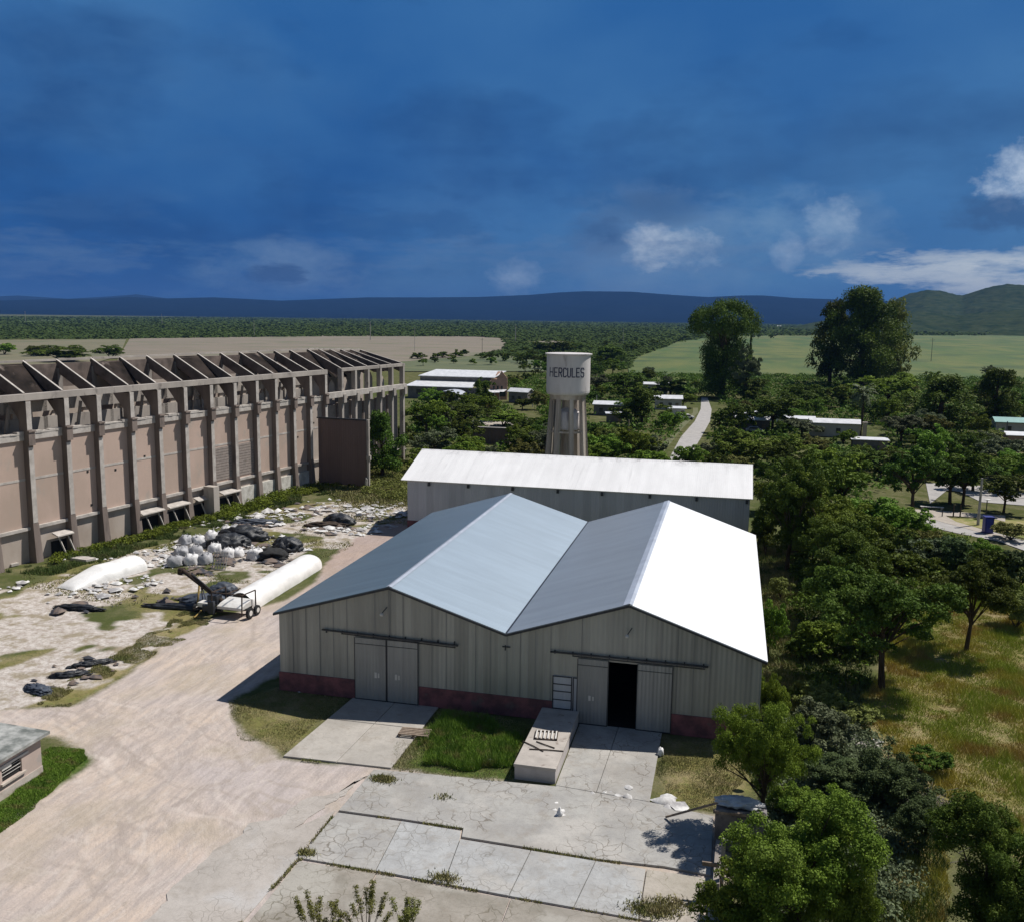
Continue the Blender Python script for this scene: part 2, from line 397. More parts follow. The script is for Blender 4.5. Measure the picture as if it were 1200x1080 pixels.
# left is greyer higher up, right is brighter towards the horizon
rt = math_(nt, 'MULTIPLY', ramp(nt, az, -.30, .35), ramp(nt, el, .30, 0))
c = mix(nt, math_(nt, 'MULTIPLY', rt, .6), c, (.10, .27, .50))
hzn = math_(nt, 'MULTIPLY', ramp(nt, el, .10, .0), ramp(nt, az, -.60, -.1))
c = mix(nt, math_(nt, 'MULTIPLY', hzn, .6), c, (.075, .215, .42))
detail = aen(1, 1.5, 26, 8, .68, (1, 7, 0), .12)
def patch(px, py, rx, ry, lo, hi, col, amt, nz=None, tilt=0.0):
    global c
    a, e = azel(px, py)
    u = math_(nt, 'DIVIDE', math_(nt, 'SUBTRACT', az, a), rx/F)
    v0 = math_(nt, 'SUBTRACT', el, e)
    if tilt: v0 = math_(nt, 'SUBTRACT', v0, math_(nt, 'MULTIPLY', math_(nt, 'SUBTRACT', az, a), tilt))
    v = math_(nt, 'DIVIDE', v0, ry/F)
    r2 = math_(nt, 'ADD', math_(nt, 'MULTIPLY', u, u), math_(nt, 'MULTIPLY', v, v))
    k = ramp(nt, r2, 1.0, 0.0)
    k = ramp(nt, math_(nt, 'ADD', math_(nt, 'MULTIPLY', k, .42), math_(nt, 'SUBTRACT', nz if nz is not None else detail, .28)), lo, hi)
    k = math_(nt, 'MULTIPLY', k, ramp(nt, r2, 1.0, .55))
    c = mix(nt, math_(nt, 'MULTIPLY', k, amt), c, col)
d2 = aen(1, 1.8, 13, 8, .66, (4, 2, 0), .15)
d3 = aen(1, 4.5, 16, 8, .66, (14, 5, 0), .1)
patch(865, 320, 150, 110, .30, .95, (.12, .28, .47), .75, d2)
patch(560, 335, 190, 50, .34, .9, (.09, .21, .38), .7, d2)
patch(60, 60, 420, 130, .36, .95, (.055, .165, .37), .6, d2)
patch(520, 190, 330, 110, .40, .95, (.012, .07, .25), .5, d2)
patch(775, 295, 150, 95, .30, .90, (.18, .29, .45), .85, d2)
patch(762, 290, 46, 40, .42, .84, (.72, .78, .84), .68)
patch(812, 294, 60, 36, .44, .84, (.42, .52, .64), .9)
patch(700, 276, 60, 34, .36, .74, (.024, .080, .215), .85, d2)
patch(770, 245, 80, 26, .36, .74, (.030, .095, .23), .7, d2)
patch(605, 325, 48, 34, .40, .84, (.36, .47, .63), .7)
patch(335, 316, 120, 42, .38, .78, (.16, .26, .42), .85, d2)
patch(322, 322, 50, 18, .42, .58, (.030, .075, .19), .8, d3)
patch(974, 262, 42, 46, .40, .84, (.55, .66, .78), .75)
patch(925, 292, 26, 36, .42, .84, (.45, .56, .70), .65)
patch(965, 272, 110, 62, .38, .8, (.17, .30, .48), .75, d2)
patch(1200, 210, 60, 48, .40, .84, (.58, .68, .80), .95)
patch(1185, 250, 90, 30, .42, .6, (.040, .105, .24), .8, d2)
patch(1130, 316, 210, 30, .40, .72, (.68, .74, .76), .95, d3)
patch(1060, 322, 120, 14, .36, .72, (.55, .62, .68), .9, d3)
patch(1180, 338, 100, 16, .38, .72, (.60, .66, .70), .9, d3)
patch(700, 300, 620, 36, .48, .66, (.12, .21, .37), .35, d3)
patch(60, 300, 160, 40, .46, .64, (.09, .17, .33), .5, d3)
# the storm bank fills the side the camera faces; clear sky behind and overhead
sd = Vector((-.12, 1, .22)).normalized()
vm = N(nt, 'ShaderNodeVectorMath'); vm.operation = 'DOT_PRODUCT'; L(nt, D, vm.inputs[0]); vm.inputs[1].default_value = sd
k = ramp(nt, vm.outputs['Value'], .38, .68)
fin = mix(nt, k, skyc, c)
L(nt, fin, bg.inputs['Color']); bg.inputs['Strength'].default_value = .93

# ------------------------------------------------------------------ ground sheet
def axis(lo, hi, step, far):
    a = list(np.arange(lo, hi+.01, step)); s = step
    x = hi
    while x < far: s *= 1.22; x += s; a.append(x)
    x = lo; s = step; pre = []
    while x > -far: s *= 1.22; x -= s; pre.append(x)
    return np.array(pre[::-1]+a)
gx = axis(-86, 62, .45, 30000); gy = axis(32, 165, .45, 30000)
gy = gy[gy > -3000]
GX, GY = np.meshgrid(gx, gy)
def vnoise(x, y, sc, seed):
    r = np.random.default_rng(seed); T = r.random((256, 256))
    x = x/sc; y = y/sc; xi = np.floor(x).astype(int); yi = np.floor(y).astype(int); fx = x-xi; fy = y-yi
    fx = fx*fx*(3-2*fx); fy = fy*fy*(3-2*fy)
    g = lambda a, b: T[a % 256, b % 256]
    return (g(xi, yi)*(1-fx)+g(xi+1, yi)*fx)*(1-fy)+(g(xi, yi+1)*(1-fx)+g(xi+1, yi+1)*fx)*fy
def fbm(x, y, sc, seed, o=4):
    s = 0; a = .5; t = 0
    for i in range(o): s = s+a*vnoise(x, y, sc/2**i, seed+i); t += a; a *= .55
    return s/t
WX = GX+(fbm(GX, GY, 5, 11)-.5)*1.6; WY_ = GY+(fbm(GX, GY, 5, 21)-.5)*1.6
BA, BB = -87.5, .164           # foot line of the old frame building: X = BA + BB*Y
yard = gp((-300,1300),(-120,985),(0,975),(40,945),(75,915),(110,885),(60,858),(-60,862),(-60,828),(20,828),(85,826),(140,795),(190,762),(225,735),(250,722),(275,718),(300,712),(345,700),(380,668),(395,645),(420,622),(470,606),(490,606),(490,640),(330,790),(262,820),(280,850),(330,886),(458,901),(610,917),(860,960),(860,1300))
debris = gp((-120,720),(0,668),(60,655),(160,640),(200,625),(260,606),(340,590),(420,585),(478,592),(478,612),(420,628),(390,655),(300,690),(255,715),(215,742),(140,792),(80,822),(0,830),(-120,850))
lushp = gp((-40,985),(0,975),(40,945),(80,912),(112,886),(90,874),(50,880),(48,905),(0,940),(-40,960))
stripg = gp((-100,640),(0,662),(40,662),(90,648),(160,628),(240,604),(300,590),(350,575),(380,560),(430,575),(480,585),(480,560),(430,540),(380,545),(300,575),(100,638))
strip2 = [(BA+BB*y-1, y) for y in (60, 150)]+[(BA+BB*y+6.5, y) for y in (150, 60)]
frontg = gp((262,820),(300,870),(332,886),(415,815),(327,806)); frontg2 = gp((488,822),(458,900),(602,918),(640,848)); frontg3 = gp((775,868),(778,945),(850,955),(900,900),(880,862))
verge = gp((0,828),(85,826),(140,795),(190,762),(235,738),(255,722),(215,715),(170,745),(110,785),(40,815))
meadow = gp((1060,700),(1200,650),(1400,660),(1500,1100),(1180,1000),(1080,930),(1000,870),(1020,830))
def W(poly): return inpoly(WX, WY_, poly).astype(np.float32)
m_y = W(yard); m_d = W(debris)*(fbm(GX, GY, 4.5, 31) > .455)*(1-W(strip2)); m_l = W(lushp)+W(frontg2)*.8*(fbm(GX, GY, 3.5, 66) > .38)
m_dry = W(meadow)+W(frontg)*.6+W(frontg3)*.7+W(verge)*.7+W(gp((1000,930),(1060,930),(1110,1000),(1110,1120),(1000,1120)))+W(debris)*.55*(fbm(GX, GY, 7, 77) > .5)
far_field = (GY > 170)
def blur(a, k=1):
    for _ in range(k):
        b = a.copy(); b[1:-1, 1:-1] = (a[1:-1, 1:-1]*2+a[:-2, 1:-1]+a[2:, 1:-1]+a[1:-1, :-2]+a[1:-1, 2:])/6; a = b
    return a
m_y *= 1-np.clip(W(lushp), 0, 1)
att = np.stack([blur(m_y, 2), blur(np.clip(m_l, 0, 1), 2), blur(m_d.astype(np.float32), 1), blur(np.clip(m_dry, 0, 1), 3)], -1)
ny, nx = GX.shape
idx = np.arange(ny*nx).reshape(ny, nx)
Fq = np.stack([idx[:-1, :-1], idx[:-1, 1:], idx[1:, 1:], idx[1:, :-1]], -1).reshape(-1, 4)
GZ = (fbm(GX, GY, 6, 51)-.5)*.10*((GY < 165) & (GY > 30)) * (1-blur(m_y, 3))
GZ = GZ-.05
V = np.stack([GX, GY, GZ], -1).reshape(-1, 3)
m, nt, b = new_mat('ground_earth_and_grass')
at = N(nt, 'ShaderNodeAttribute'); at.attribute_name = 'zones'
sx = N(nt, 'ShaderNodeSeparateColor'); L(nt, at.outputs['Color'], sx.inputs[0])
P = N(nt, 'ShaderNodeNewGeometry').outputs['Position']
fine = noise(nt, P, 1.7, 6, .7); n2 = noise(nt, P, .35, 5); n3 = noise(nt, P, 7, 4); nb = noise(nt, P, .012, 4)
scrub = mix(nt, ramp(nt, n2, .4, .6), (.085, .095, .035), (.17, .155, .085))
scrub = mix(nt, math_(nt, 'MULTIPLY', ramp(nt, fine, .45, .6), .6), scrub, (.07, .085, .03))
scrub = mix(nt, math_(nt, 'MULTIPLY', ramp(nt, nb, .45, .6), .5), scrub, (.055, .085, .025))
dry = mix(nt, ramp(nt, n2, .40, .6), (.22, .19, .075), (.33, .265, .15))
dry = mix(nt, math_(nt, 'MULTIPLY', ramp(nt, fine, .5, .62), .7), dry, (.13, .155, .045))
vf = noise(nt, P, 14, 4, .8)
lush = mix(nt, ramp(nt, fine, .4, .6), (.05, .10, .018), (.13, .155, .045))
lush = mix(nt, math_(nt, 'MULTIPLY', ramp(nt, vf, .42, .60), .7), lush, (.035, .06, .014))
scrub = mix(nt, math_(nt, 'MULTIPLY', ramp(nt, vf, .45, .62), .6), scrub, (.05, .055, .022))
dry = mix(nt, math_(nt, 'MULTIPLY', ramp(nt, vf, .46, .64), .55), dry, (.12, .11, .045))
fw_ = math_(nt, 'ADD', math_(nt, 'MULTIPLY', fine, .55), math_(nt, 'MULTIPLY', noise(nt, P, 5.5, 6, .75), .45))
def wob(chan, amt=2.6, lo=.22, hi=.78):
    return ramp(nt, math_(nt, 'ADD', chan, math_(nt, 'MULTIPLY', math_(nt, 'SUBTRACT', fw_, .5), amt)), lo, hi)
c = mix(nt, wob(at.outputs['Alpha']), scrub, dry)
c = mix(nt, wob(sx.outputs[1]), c, lush)
# yard: pinkish pale dirt with grey tyre sweeps
stre = pos_scaled(nt, (.9, .16, 1)); mpn = stre.node; mpn.inputs['Rotation'].default_value = (0, 0, .42)
sw = noise(nt, stre, 1.6, 6, .7)
dirt = mix(nt, ramp(nt, noise(nt, P, .07, 4), .42, .58), (.52, .425, .35), (.45, .395, .375))
dirt = mix(nt, math_(nt, 'MULTIPLY', ramp(nt, n3, .5, .7), .35), dirt, (.33, .28, .24))
dirt = mix(nt, math_(nt, 'MULTIPLY', ramp(nt, sw, .42, .60), .7), dirt, (.32, .28, .26))
w2 = N(nt, 'ShaderNodeTexNoise'); w2.inputs['Scale'].default_value = .13; w2.inputs['Detail'].default_value = 2; L(nt, P, w2.inputs['Vector'])
w3 = math_(nt, 'FRACT', math_(nt, 'MULTIPLY', math_(nt, 'ADD', w2.outputs['Fac'], math_(nt, 'MULTIPLY', fine, .012)), 26))
trk = math_(nt, 'MULTIPLY', ramp(nt, math_(nt, 'ABSOLUTE', math_(nt, 'SUBTRACT', w3, .5)), .16, .02), ramp(nt, noise(nt, P, .3, 3), .46, .6))
dirt = mix(nt, math_(nt, 'MULTIPLY', trk, .12), dirt, (.54, .485, .44))
rv = N(nt, 'ShaderNodeMapping'); rv.inputs['Scale'].default_value = (1, .12, 1); rv.inputs['Rotation'].default_value = (0, 0, -.18)
rw_ = N(nt, 'ShaderNodeVectorMath'); rw_.operation = 'ADD'; rs_ = N(nt, 'ShaderNodeVectorMath'); rs_.operation = 'SCALE'; rs_.inputs['Scale'].default_value = 26
rn_ = N(nt, 'ShaderNodeTexNoise'); rn_.inputs['Scale'].default_value = .06; rn_.inputs['Detail'].default_value = 1; L(nt, P, rn_.inputs['Vector']); L(nt, rn_.outputs['Color'], rs_.inputs[0]); L(nt, P, rw_.inputs[0]); L(nt, rs_.outputs[0], rw_.inputs[1]); L(nt, rw_.outputs[0], rv.inputs['Vector'])
rut = noise(nt, rv.outputs['Vector'], 1.5, 5, .75)
dirt = mix(nt, math_(nt, 'MULTIPLY', ramp(nt, rut, .55, .68), .42), dirt, (.34, .29, .25))
xy = N(nt, 'ShaderNodeVectorMath'); xy.operation = 'MULTIPLY'; L(nt, P, xy.inputs[0]); xy.inputs[1].default_value = (1, 1, 0)
brk = ramp(nt, noise(nt, P, .22, 4), .44, .54)
for (cx_, cy_, R_) in ((-80, 45, 46), (-80, 47, 43.2), (-12, 95, 50), (-10, 96, 54.5), (-58, 12, 40), (-58, 14, 43.5), (2, 30, 34), (-75, 70, 41), (-30, 120, 78), (-30, 119, 80.5), (-52, 30, 22), (-5, 68, 38)):
    dn = N(nt, 'ShaderNodeVectorMath'); dn.operation = 'DISTANCE'; L(nt, xy.outputs[0], dn.inputs[0]); dn.inputs[1].default_value = (cx_, cy_, 0)
    rr = math_(nt, 'ADD', dn.outputs['Value'], math_(nt, 'MULTIPLY', noise(nt, P, .12, 2), 5.0))
    for o_ in (0, 1.75):
        ln_ = ramp(nt, math_(nt, 'ABSOLUTE', math_(nt, 'SUBTRACT', rr, R_+2.5+o_)), .26, .08)
        dirt = mix(nt, math_(nt, 'MULTIPLY', math_(nt, 'MULTIPLY', ln_, brk), .55 if o_ or cx_ > -20 else .28), dirt, (.33, .28, .245) if o_ or cx_ > -20 else (.62, .55, .49))
dirt = mix(nt, math_(nt, 'MULTIPLY', ramp(nt, rut, .46, .36), .5), dirt, (.53, .47, .42))
dirt = mix(nt, math_(nt, 'MULTIPLY', ramp(nt, noise(nt, P, .16, 5), .5, .64), .6), dirt, (.36, .305, .235))
dirt = mix(nt, math_(nt, 'MULTIPLY', ramp(nt, noise(nt, stre, 4.5, 6, .75), .52, .66), .5), dirt, (.50, .44, .39))
dirt = mix(nt, math_(nt, 'MULTIPLY', ramp(nt, fine, .58, .72), .5), dirt, (.27, .235, .20))
# the lane behind the silage bag is redder
s3 = sep(nt, P)
lane = ramp(nt, s3[1], 72, 92)
dirt = mix(nt, math_(nt, 'MULTIPLY', lane, .55), dirt, (.30, .215, .18))
c = mix(nt, wob(sx.outputs[0], 1.2), c, dirt)
old = mix(nt, ramp(nt, fine, .4, .6), (.54, .50, .46), (.36, .31, .27))
old = mix(nt, math_(nt, 'MULTIPLY', ramp(nt, noise(nt, P, .5, 5), .50, .62), .8), old, (.24, .20, .13))
old = mix(nt, ramp(nt, n3, .58, .68), old, (.20, .17, .13))
c = mix(nt, wob(sx.outputs[2], 1.1), c, old)
L(nt, c, b.inputs['Base Color']); b.inputs['Roughness'].default_value = .95; b.inputs['Specular IOR Level'].default_value = 0.0
bump(nt, b, math_(nt, 'ADD', math_(nt, 'ADD', fine, math_(nt, 'MULTIPLY', rut, .8)), math_(nt, 'MULTIPLY', n3, .5)), .55, .10)
me = np_mesh('ground', V, Fq, m)
ca = me.attributes.new('zones', 'FLOAT_COLOR', 'POINT'); ca.data.foreach_set('color', att.reshape(-1).astype(np.float32))
g = add_obj('ground', me); tag(g, kind='structure')

# ------------------------------------------------------------------ fields further off
def flat(name, pix, z, mat, world=False, label=None):
    pts = pix if world else gp(*pix)
    mb = MB(); mb.add([(p[0], p[1], z) for p in pts], [tuple(range(len(pts)))])
    o = mb.build(name, mat)
    for p in o.data.polygons:
        if p.normal.z < 0: o.data.flip_normals()
        break
    return tag(o, kind='structure')
def stripes(name, c1, c2, c3, rot, sc=(.02, .16, 1)):
    m, nt, b = new_mat(name)
    v = pos_scaled(nt, sc); v.node.inputs['Rotation'].default_value = (0, 0, rot)
    P = N(nt, 'ShaderNodeNewGeometry').outputs['Position']
    c = mix(nt, ramp(nt, noise(nt, v, 1, 5), .4, .6), c1, c2)
    c = mix(nt, ramp(nt, noise(nt, P, .02, 5), .5, .65), c, c3)
    L(nt, c, b.inputs['Base Color']); b.inputs['Roughness'].default_value = .95; return m
FB = stripes('ploughed_field_soil', (.205, .168, .125), (.165, .14, .10), (.14, .135, .08), .3)
FGm = stripes('green_crop', (.046, .088, .012), (.100, .118, .022), (.034, .064, .011), 1.2, (.035, .006, 1))
flat('tan_pasture', ((-150,399),(0,399),(148,398),(140,418),(60,440),(-150,440)), .34, stripes('tan_green_pasture', (.13, .12, .065), (.17, .15, .09), (.10, .11, .05), .4))
flat('ploughed_field', ((152,397.5),(240,395.5),(400,393),(560,394),(584,396),(594,403),(592,410),(560,417),(480,424),(300,435),(130,440),(140,418)), .35, FB)
flat('meadow_field', ((735,428),(745,418),(790,402),(815,397),(860,393),(1250,392),(1250,448),(1090,448),(930,440),(900,450),(740,450)), .35, FGm)
flat('far_plot', ((440,422),(590,416),(640,424),(640,436),(470,436)), .3, stripes('rough_pasture', (.07, .09, .035), (.11, .12, .05), (.05, .07, .025), .5))
flat('far_sand_plot', ((626,401),(650,400),(672,402),(664,405),(634,405)), .45, FB)
flat('distant_green_strip', ((20,377),(70,375.5),(72,377.5),(22,379.5)), .3, FGm)

# ------------------------------------------------------------------ roads on the right
asph = simple('pale_worn_asphalt', (.40, .38, .36), (.32, .305, .29), .6, .9, 0, .2)
sand = simple('playground_sand', (.42, .38, .33), (.34, .30, .26), .8, .95, 0, .2)
lawn = M['g_verge']
flat('village_road', ((780,548),(787,532),(798,512),(814,494),(821,480),(822,466),(829,466),(834,480),(832,494),(822,512),(810,532),(806,548)), .03, asph)
flat('village_sidewalk', ((768,530),(797,497),(812,484),(812,478),(818,478),(818,484),(800,502),(776,532)), .02, simple('verge_soil', (.10, .12, .05), (.16, .15, .09), .8))
flat('park_road', ((1020,602),(1051,608),(1090,617),(1120,624),(1170,634),(1215,650),(1250,662),(1250,648),(1205,634),(1160,622),(1125,613),(1085,604),(1048,597),(1020,592)), .03, asph)
flat('park_path', ((1076,604),(1150,624),(1180,634),(1182,629),(1120,611),(1108,604),(1160,607),(1178,611),(1178,604),(1100,598),(1060,596)), .05, sand)
flat('park_lawn', ((1112,607),(1170,608),(1240,612),(1240,640),(1190,628),(1118,612)), .04, lawn)
flat('upper_street', ((1090,590),(1110,574),(1125,576),(1150,588),(1200,592),(1260,598),(1260,584),(1200,578),(1130,566),(1085,566)), .035, asph)
flat('house_yard', ((550,500),(566,497),(594,512),(606,524),(612,520),(596,503),(606,496),(620,500),(620,490),(590,490),(548,494)), .04, sand)

# ------------------------------------------------------------------ concrete slabs in front
def slab_mat(name, a, b_, crack=.9, cs=.35, dirt=(.17, .15, .10), green=.5, pale=None):
    m, nt, b = new_mat(name)
    P = N(nt, 'ShaderNodeNewGeometry').outputs['Position']
    nz = noise(nt, P, .5, 6, .65); f2 = noise(nt, P, 2.5, 6, .7); f9 = noise(nt, P, 9, 5, .7)
    c = mix(nt, ramp(nt, nz, .38, .62), a, b_)
    c = mix(nt, math_(nt, 'MULTIPLY', ramp(nt, f2, .5, .7), .35), c, tuple(x*.7 for x in b_))
    c = mix(nt, math_(nt, 'MULTIPLY', ramp(nt, noise(nt, P, .8, 7, .7), .52, .68), .5), c, (.25, .215, .175))
    if pale: c = mix(nt, ramp(nt, noise(nt, P, .22, 4), .52, .62), c, pale)
    c = mix(nt, math_(nt, 'MULTIPLY', ramp(nt, f9, .5, .75), .45), c, tuple(x*.62 for x in b_))
    c = mix(nt, math_(nt, 'MULTIPLY', ramp(nt, noise(nt, P, .13, 5, .7), .5, .62), .45), c, (.27, .25, .225))
    wp = N(nt, 'ShaderNodeVectorMath'); wp.operation = 'ADD'
    nv = N(nt, 'ShaderNodeTexNoise'); nv.inputs['Scale'].default_value = 1.1; L(nt, P, nv.inputs['Vector'])
    sc = N(nt, 'ShaderNodeVectorMath'); sc.operation = 'SCALE'; sc.inputs['Scale'].default_value = 1.3
    L(nt, nv.outputs['Color'], sc.inputs[0]); L(nt, P, wp.inputs[0]); L(nt, sc.outputs[0], wp.inputs[1])
    ks = None
    for s_, wd in ((cs, .020), (cs*2.2, .028)):
        vo = N(nt, 'ShaderNodeTexVoronoi'); vo.feature = 'DISTANCE_TO_EDGE'; vo.inputs['Scale'].default_value = s_
        vo.voronoi_dimensions = '2D'
        L(nt, wp.outputs[0], vo.inputs['Vector'])
        k = ramp(nt, vo.outputs['Distance'], wd*s_*1.6, 0)
        if ks is None: ks = math_(nt, 'MULTIPLY', k, ramp(nt, noise(nt, P, .16, 3), .36, .56))
        else:
            k = math_(nt, 'MULTIPLY', k, ramp(nt, noise(nt, P, .28, 3), .46, .54)); ks = math_(nt, 'MAXIMUM', ks, k)
    ks = math_(nt, 'MULTIPLY', ks, math_(nt, 'MULTIPLY', ramp(nt, noise(nt, P, .35, 3), .35, .55), crack))
    c = mix(nt, ks, c, dirt)
    L(nt, c, b.inputs['Base Color']); b.inputs['Roughness'].default_value = .9; b.inputs['Specular IOR Level'].default_value = .15
    bump(nt, b, math_(nt, 'SUBTRACT', f2, ks), .4, .04)
    return m
S1 = slab_mat('cracked_concrete', (.385, .375, .35), (.315, .305, .29), .8, .5, (.13, .11, .085), pale=(.42, .40, .37))
S2 = slab_mat('bluish_cracked_concrete', (.42, .425, .42), (.33, .33, .325), .55, .62, (.13, .115, .09), pale=(.40, .385, .36))
S3 = slab_mat('dirty_concrete', (.33, .30, .26), (.24, .22, .185), .75, .55, (.12, .105, .07), pale=(.36, .34, .30))
S4 = slab_mat('smooth_driveway', (.43, .40, .36), (.37, .345, .31), .25, .13, (.2, .17, .13))
def slab(name, pix, z, mat, world=False, t=.12):
    pts = pix if world else gp(*pix)
    mb = MB(); mb.prism([(p[0], p[1]) for p in pts], z-t, z)
    return tag(mb.build(name, mat, bevel=.02), kind='structure')
# left driveway in four pads
dl = [G(332,886), G(395,893.5), G(458,900)]
XL, XM, XR = -25.35, -22.15, -18.95
for (a, bb) in ((0, .497), (.503, 1)):
    for (y0, y1) in ((0, .60), (.606, 1.0)):
        p0 = np.array(dl[0][:2]); p1 = np.array(dl[2][:2]); q0 = np.array([XL, 59.0]); q1 = np.array([XR, 59.0])
        f = lambda u, v: tuple((p0*(1-u)+p1*u)*(1-v)+(q0*(1-u)+q1*u)*v)
        slab('driveway_pad', [f(a, y0), f(bb, y0), f(bb, y1), f(a, y1)], .06, S4, True)
# right driveway (two wide strips)
slab('ramp_driveway', [(-8.95, 50.2), (-6.55, 50.0), (-6.35, 59.0), (-8.95, 59.0)], .055, S1, True)
slab('ramp_driveway', [(-6.52, 50.0), (-3.45, 49.7), (-3.45, 59.0), (-6.32, 59.0)], .058, S1, True)
slab('concrete_apron', [*gp((438,902),(520,909),(600,917),(652,922)), (-8.98, 50.15), (-3.42, 49.65), *gp((836,957),(833,1026),(780,1016),(700,1007),(600,990.5),(541,981),(543,971),(470,960),(397,950))], .07, S1, True)
top_ = [(395,952),(432,957.5),(470,962.5),(540,974),(539,983.5),(600,993.5),(655,1002),(700,1009.5),(757,1018.5)]
def lerp(a, b, t): return (a[0]+(b[0]-a[0])*t, a[1]+(b[1]-a[1])*t)
PB = [((395,952),(349,1005)), ((470,962.5),(440,1020.5)), ((539,983.5),(520,1035.5)), ((622,997),(596,1050)), ((698,1009),(672,1063.5)), ((757,1018.5),(748,1077))]
for n_, (l_, r_) in enumerate(zip(PB[:-1], PB[1:])):
    q0, q1 = lerp(l_[0], r_[0], .006), lerp(r_[0], l_[0], .006); q2, q3 = lerp(r_[1], l_[1], .006), lerp(l_[1], r_[1], .006)
    mid_t = [(540,974)] if n_ == 1 else []
    slab('concrete_apron', (q0, *mid_t, q1, q2, q3), .05+.006*((n_*3) % 4), S2 if n_ != 0 else S1)
slab('concrete_apron', ((758,1019),(832,1030),(818,1085),(770,1081),(749,1077)), .058, slab_mat('pale_small_slabs', (.42, .38, .33), (.34, .31, .26), .8, .45, (.13, .12, .06)))
slab('concrete_apron', ((351,1009),(440,1024),(382,1120),(262,1116)), .04, S3)
slab('concrete_apron', ((442,1024.3),(545,1044),(597,1053),(570,1125),(384,1120)), .034, S3)
slab('concrete_apron', ((599,1053.5),(672,1066.5),(748,1080),(745,1130),(572,1125)), .046, S3)
def rag(pts, amp, step=.35, seed=0):
    out = []
    for i in range(len(pts)):
        a = np.array(pts[i]); b_ = np.array(pts[(i+1) % len(pts)]); n = max(1, int(np.linalg.norm(b_-a)/step))
        for k in range(n):
            q = a+(b_-a)*k/n; v = Vector((q[0]*.7, q[1]*.7, seed)); out.append((q[0]+mnoise.noise(v)*amp+mnoise.noise(v*4)*amp*.4, q[1]+mnoise.noise(v+Vector((9,9,9)))*amp+mnoise.noise(v*4+Vector((5,5,5)))*amp*.4))
    return out
S5 = slab_mat('dusty_worn_concrete', (.43, .395, .36), (.38, .345, .31), .55, .7, (.2, .18, .15), pale=(.44, .42, .40))
C1 = gp((393,949),(349,1004),(256,1112),(140,1112),(200,1045),(250,995),(300,965),(370,935),(425,915),(436,905))
slab('worn_concrete', C1[:3]+rag(C1[3:], .55)[:-30], .0, S5, True)


# ================================================================== WAREHOUSE
WY = 59.0; WB = 95.0
eL = (-31.05, 5.9); r1 = (-22.5, 8.45); va = (-14.1, 5.85); r2 = (-5.85, 8.6); eR = (2.72, 5.68)
prof = [eL, r1, va, r2, eR]
def gable(x):
    for (xa, za), (xb, zb) in zip(prof[:-1], prof[1:]):
        if x <= xb+1e-6: return za+(zb-za)*(x-xa)/(xb-xa)
    return prof[-1][1]
ware = thing('warehouse', 'grey sheet metal warehouse with two gables, a pale twin roof and one door left open', 'warehouse', (-14.1, WY, 0))
# openings
oL, oR = onY(713,800,WY)[0], onY(746.5,800,WY)[0]
dA0, dA1, dA2 = onY(416.5,800,WY)[0], onY(454,800,WY)[0], onY(491,800,WY)[0]
dB0, dB3 = onY(676.5,800,WY)[0], onY(787,830,WY)[0]
pd0, pd1 = onY(647.5,810,WY)[0], onY(677,810,WY)[0]
ztrack = 4.75
mb = MB()
xs = list(np.arange(-31.0, 2.7, 1.05)); 
xs = sorted(set([round(x, 3) for x in xs if abs(x-oL) > .3 and abs(x-oR) > .3]+[round(oL, 3), round(oR, 3), -31.0, 2.68, -22.5, -14.1, -5.85]))
for xa, xb in zip(xs[:-1], xs[1:]):
    z0 = 4.55 if (xa >= oL-.01 and xb <= oR+.01) else 0
    off = random.uniform(0, .02)
    mb.poly_extrude([(xa, WY-off, z0), (xb, WY-off, z0), (xb, WY-off, gable(xb)-.05), (xa, WY-off, gable(xa)-.05)], (0, .06+off, 0))
mb.build('front_wall', M['fw'], ware)
for i, x in enumerate(xs[1:-1]):
    if oL-.05 < x < oR+.05: continue
    if random.random() < .75: mb = MB(); mb.box(x-.02, x+.02, WY-.055, WY-.022, 1.45, gable(x)-.12); mb.build('seam_strip', M['door'], ware)
mb = MB(); mb.box(2.62, 2.7, WY+.07, WB, 0, 5.6); mb.build('side_wall', M['fw'], ware)
mb = MB(); mb.box(-31.03, -30.95, WY+.07, WB, 0, 5.8); mb.build('side_wall', M['fw'], ware)
mb = MB(); mb.poly_extrude([(-31, WB, 0), (2.68, WB, 0)]+[(x, WB, z-.1) for x, z in prof[::-1]], (0, .08, 0)); mb.build('rear_wall', M['fw'], ware)
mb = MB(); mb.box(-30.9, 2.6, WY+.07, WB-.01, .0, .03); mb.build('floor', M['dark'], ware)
for a, bb in ((-31.08, dA0), (dA2, pd0), (dB3, 2.74)):
    mb = MB(); mb.box(a, bb, WY-.085, WY-.025, 0, 1.42); mb.build('plinth', M['red'], ware, bevel=.01)
# roofs
def slope(name, xa, za, xb, zb, mat, y0, y1, t=.06, ribs=None):
    mb = MB(); d = Vector((xb-xa, 0, zb-za)).normalized(); n = Vector((-d.z, 0, d.x))
    if n.z < 0: n = -n
    off = n*t
    ys = list(np.linspace(y0, y1, 9))
    for a, b2 in zip(ys[:-1], ys[1:]):
        mb.poly_extrude([(xa, a, za), (xb, a, zb), (xb, b2, zb), (xa, b2, za)], off)
    return mb.build(name, mat, ware)
def slope_solid(name, xa, za, xb, zb, mat, y0, y1, parent, t=.06):
    mb = MB(); d = Vector((xb-xa, 0, zb-za)).normalized(); n = Vector((-d.z, 0, d.x))
    if n.z < 0: n = -n
    mb.poly_extrude([(xa, y0, za), (xb, y0, zb), (xb, y1, zb), (xa, y1, za)], n*t)
    return mb.build(name, mat, parent)
ey0, ey1 = WY-.22, WB+.15
slope_solid('roof_slope', -31.35, 5.9-.09+.0, -22.5, 8.47, M['roof_a'], ey0, ey1, ware)
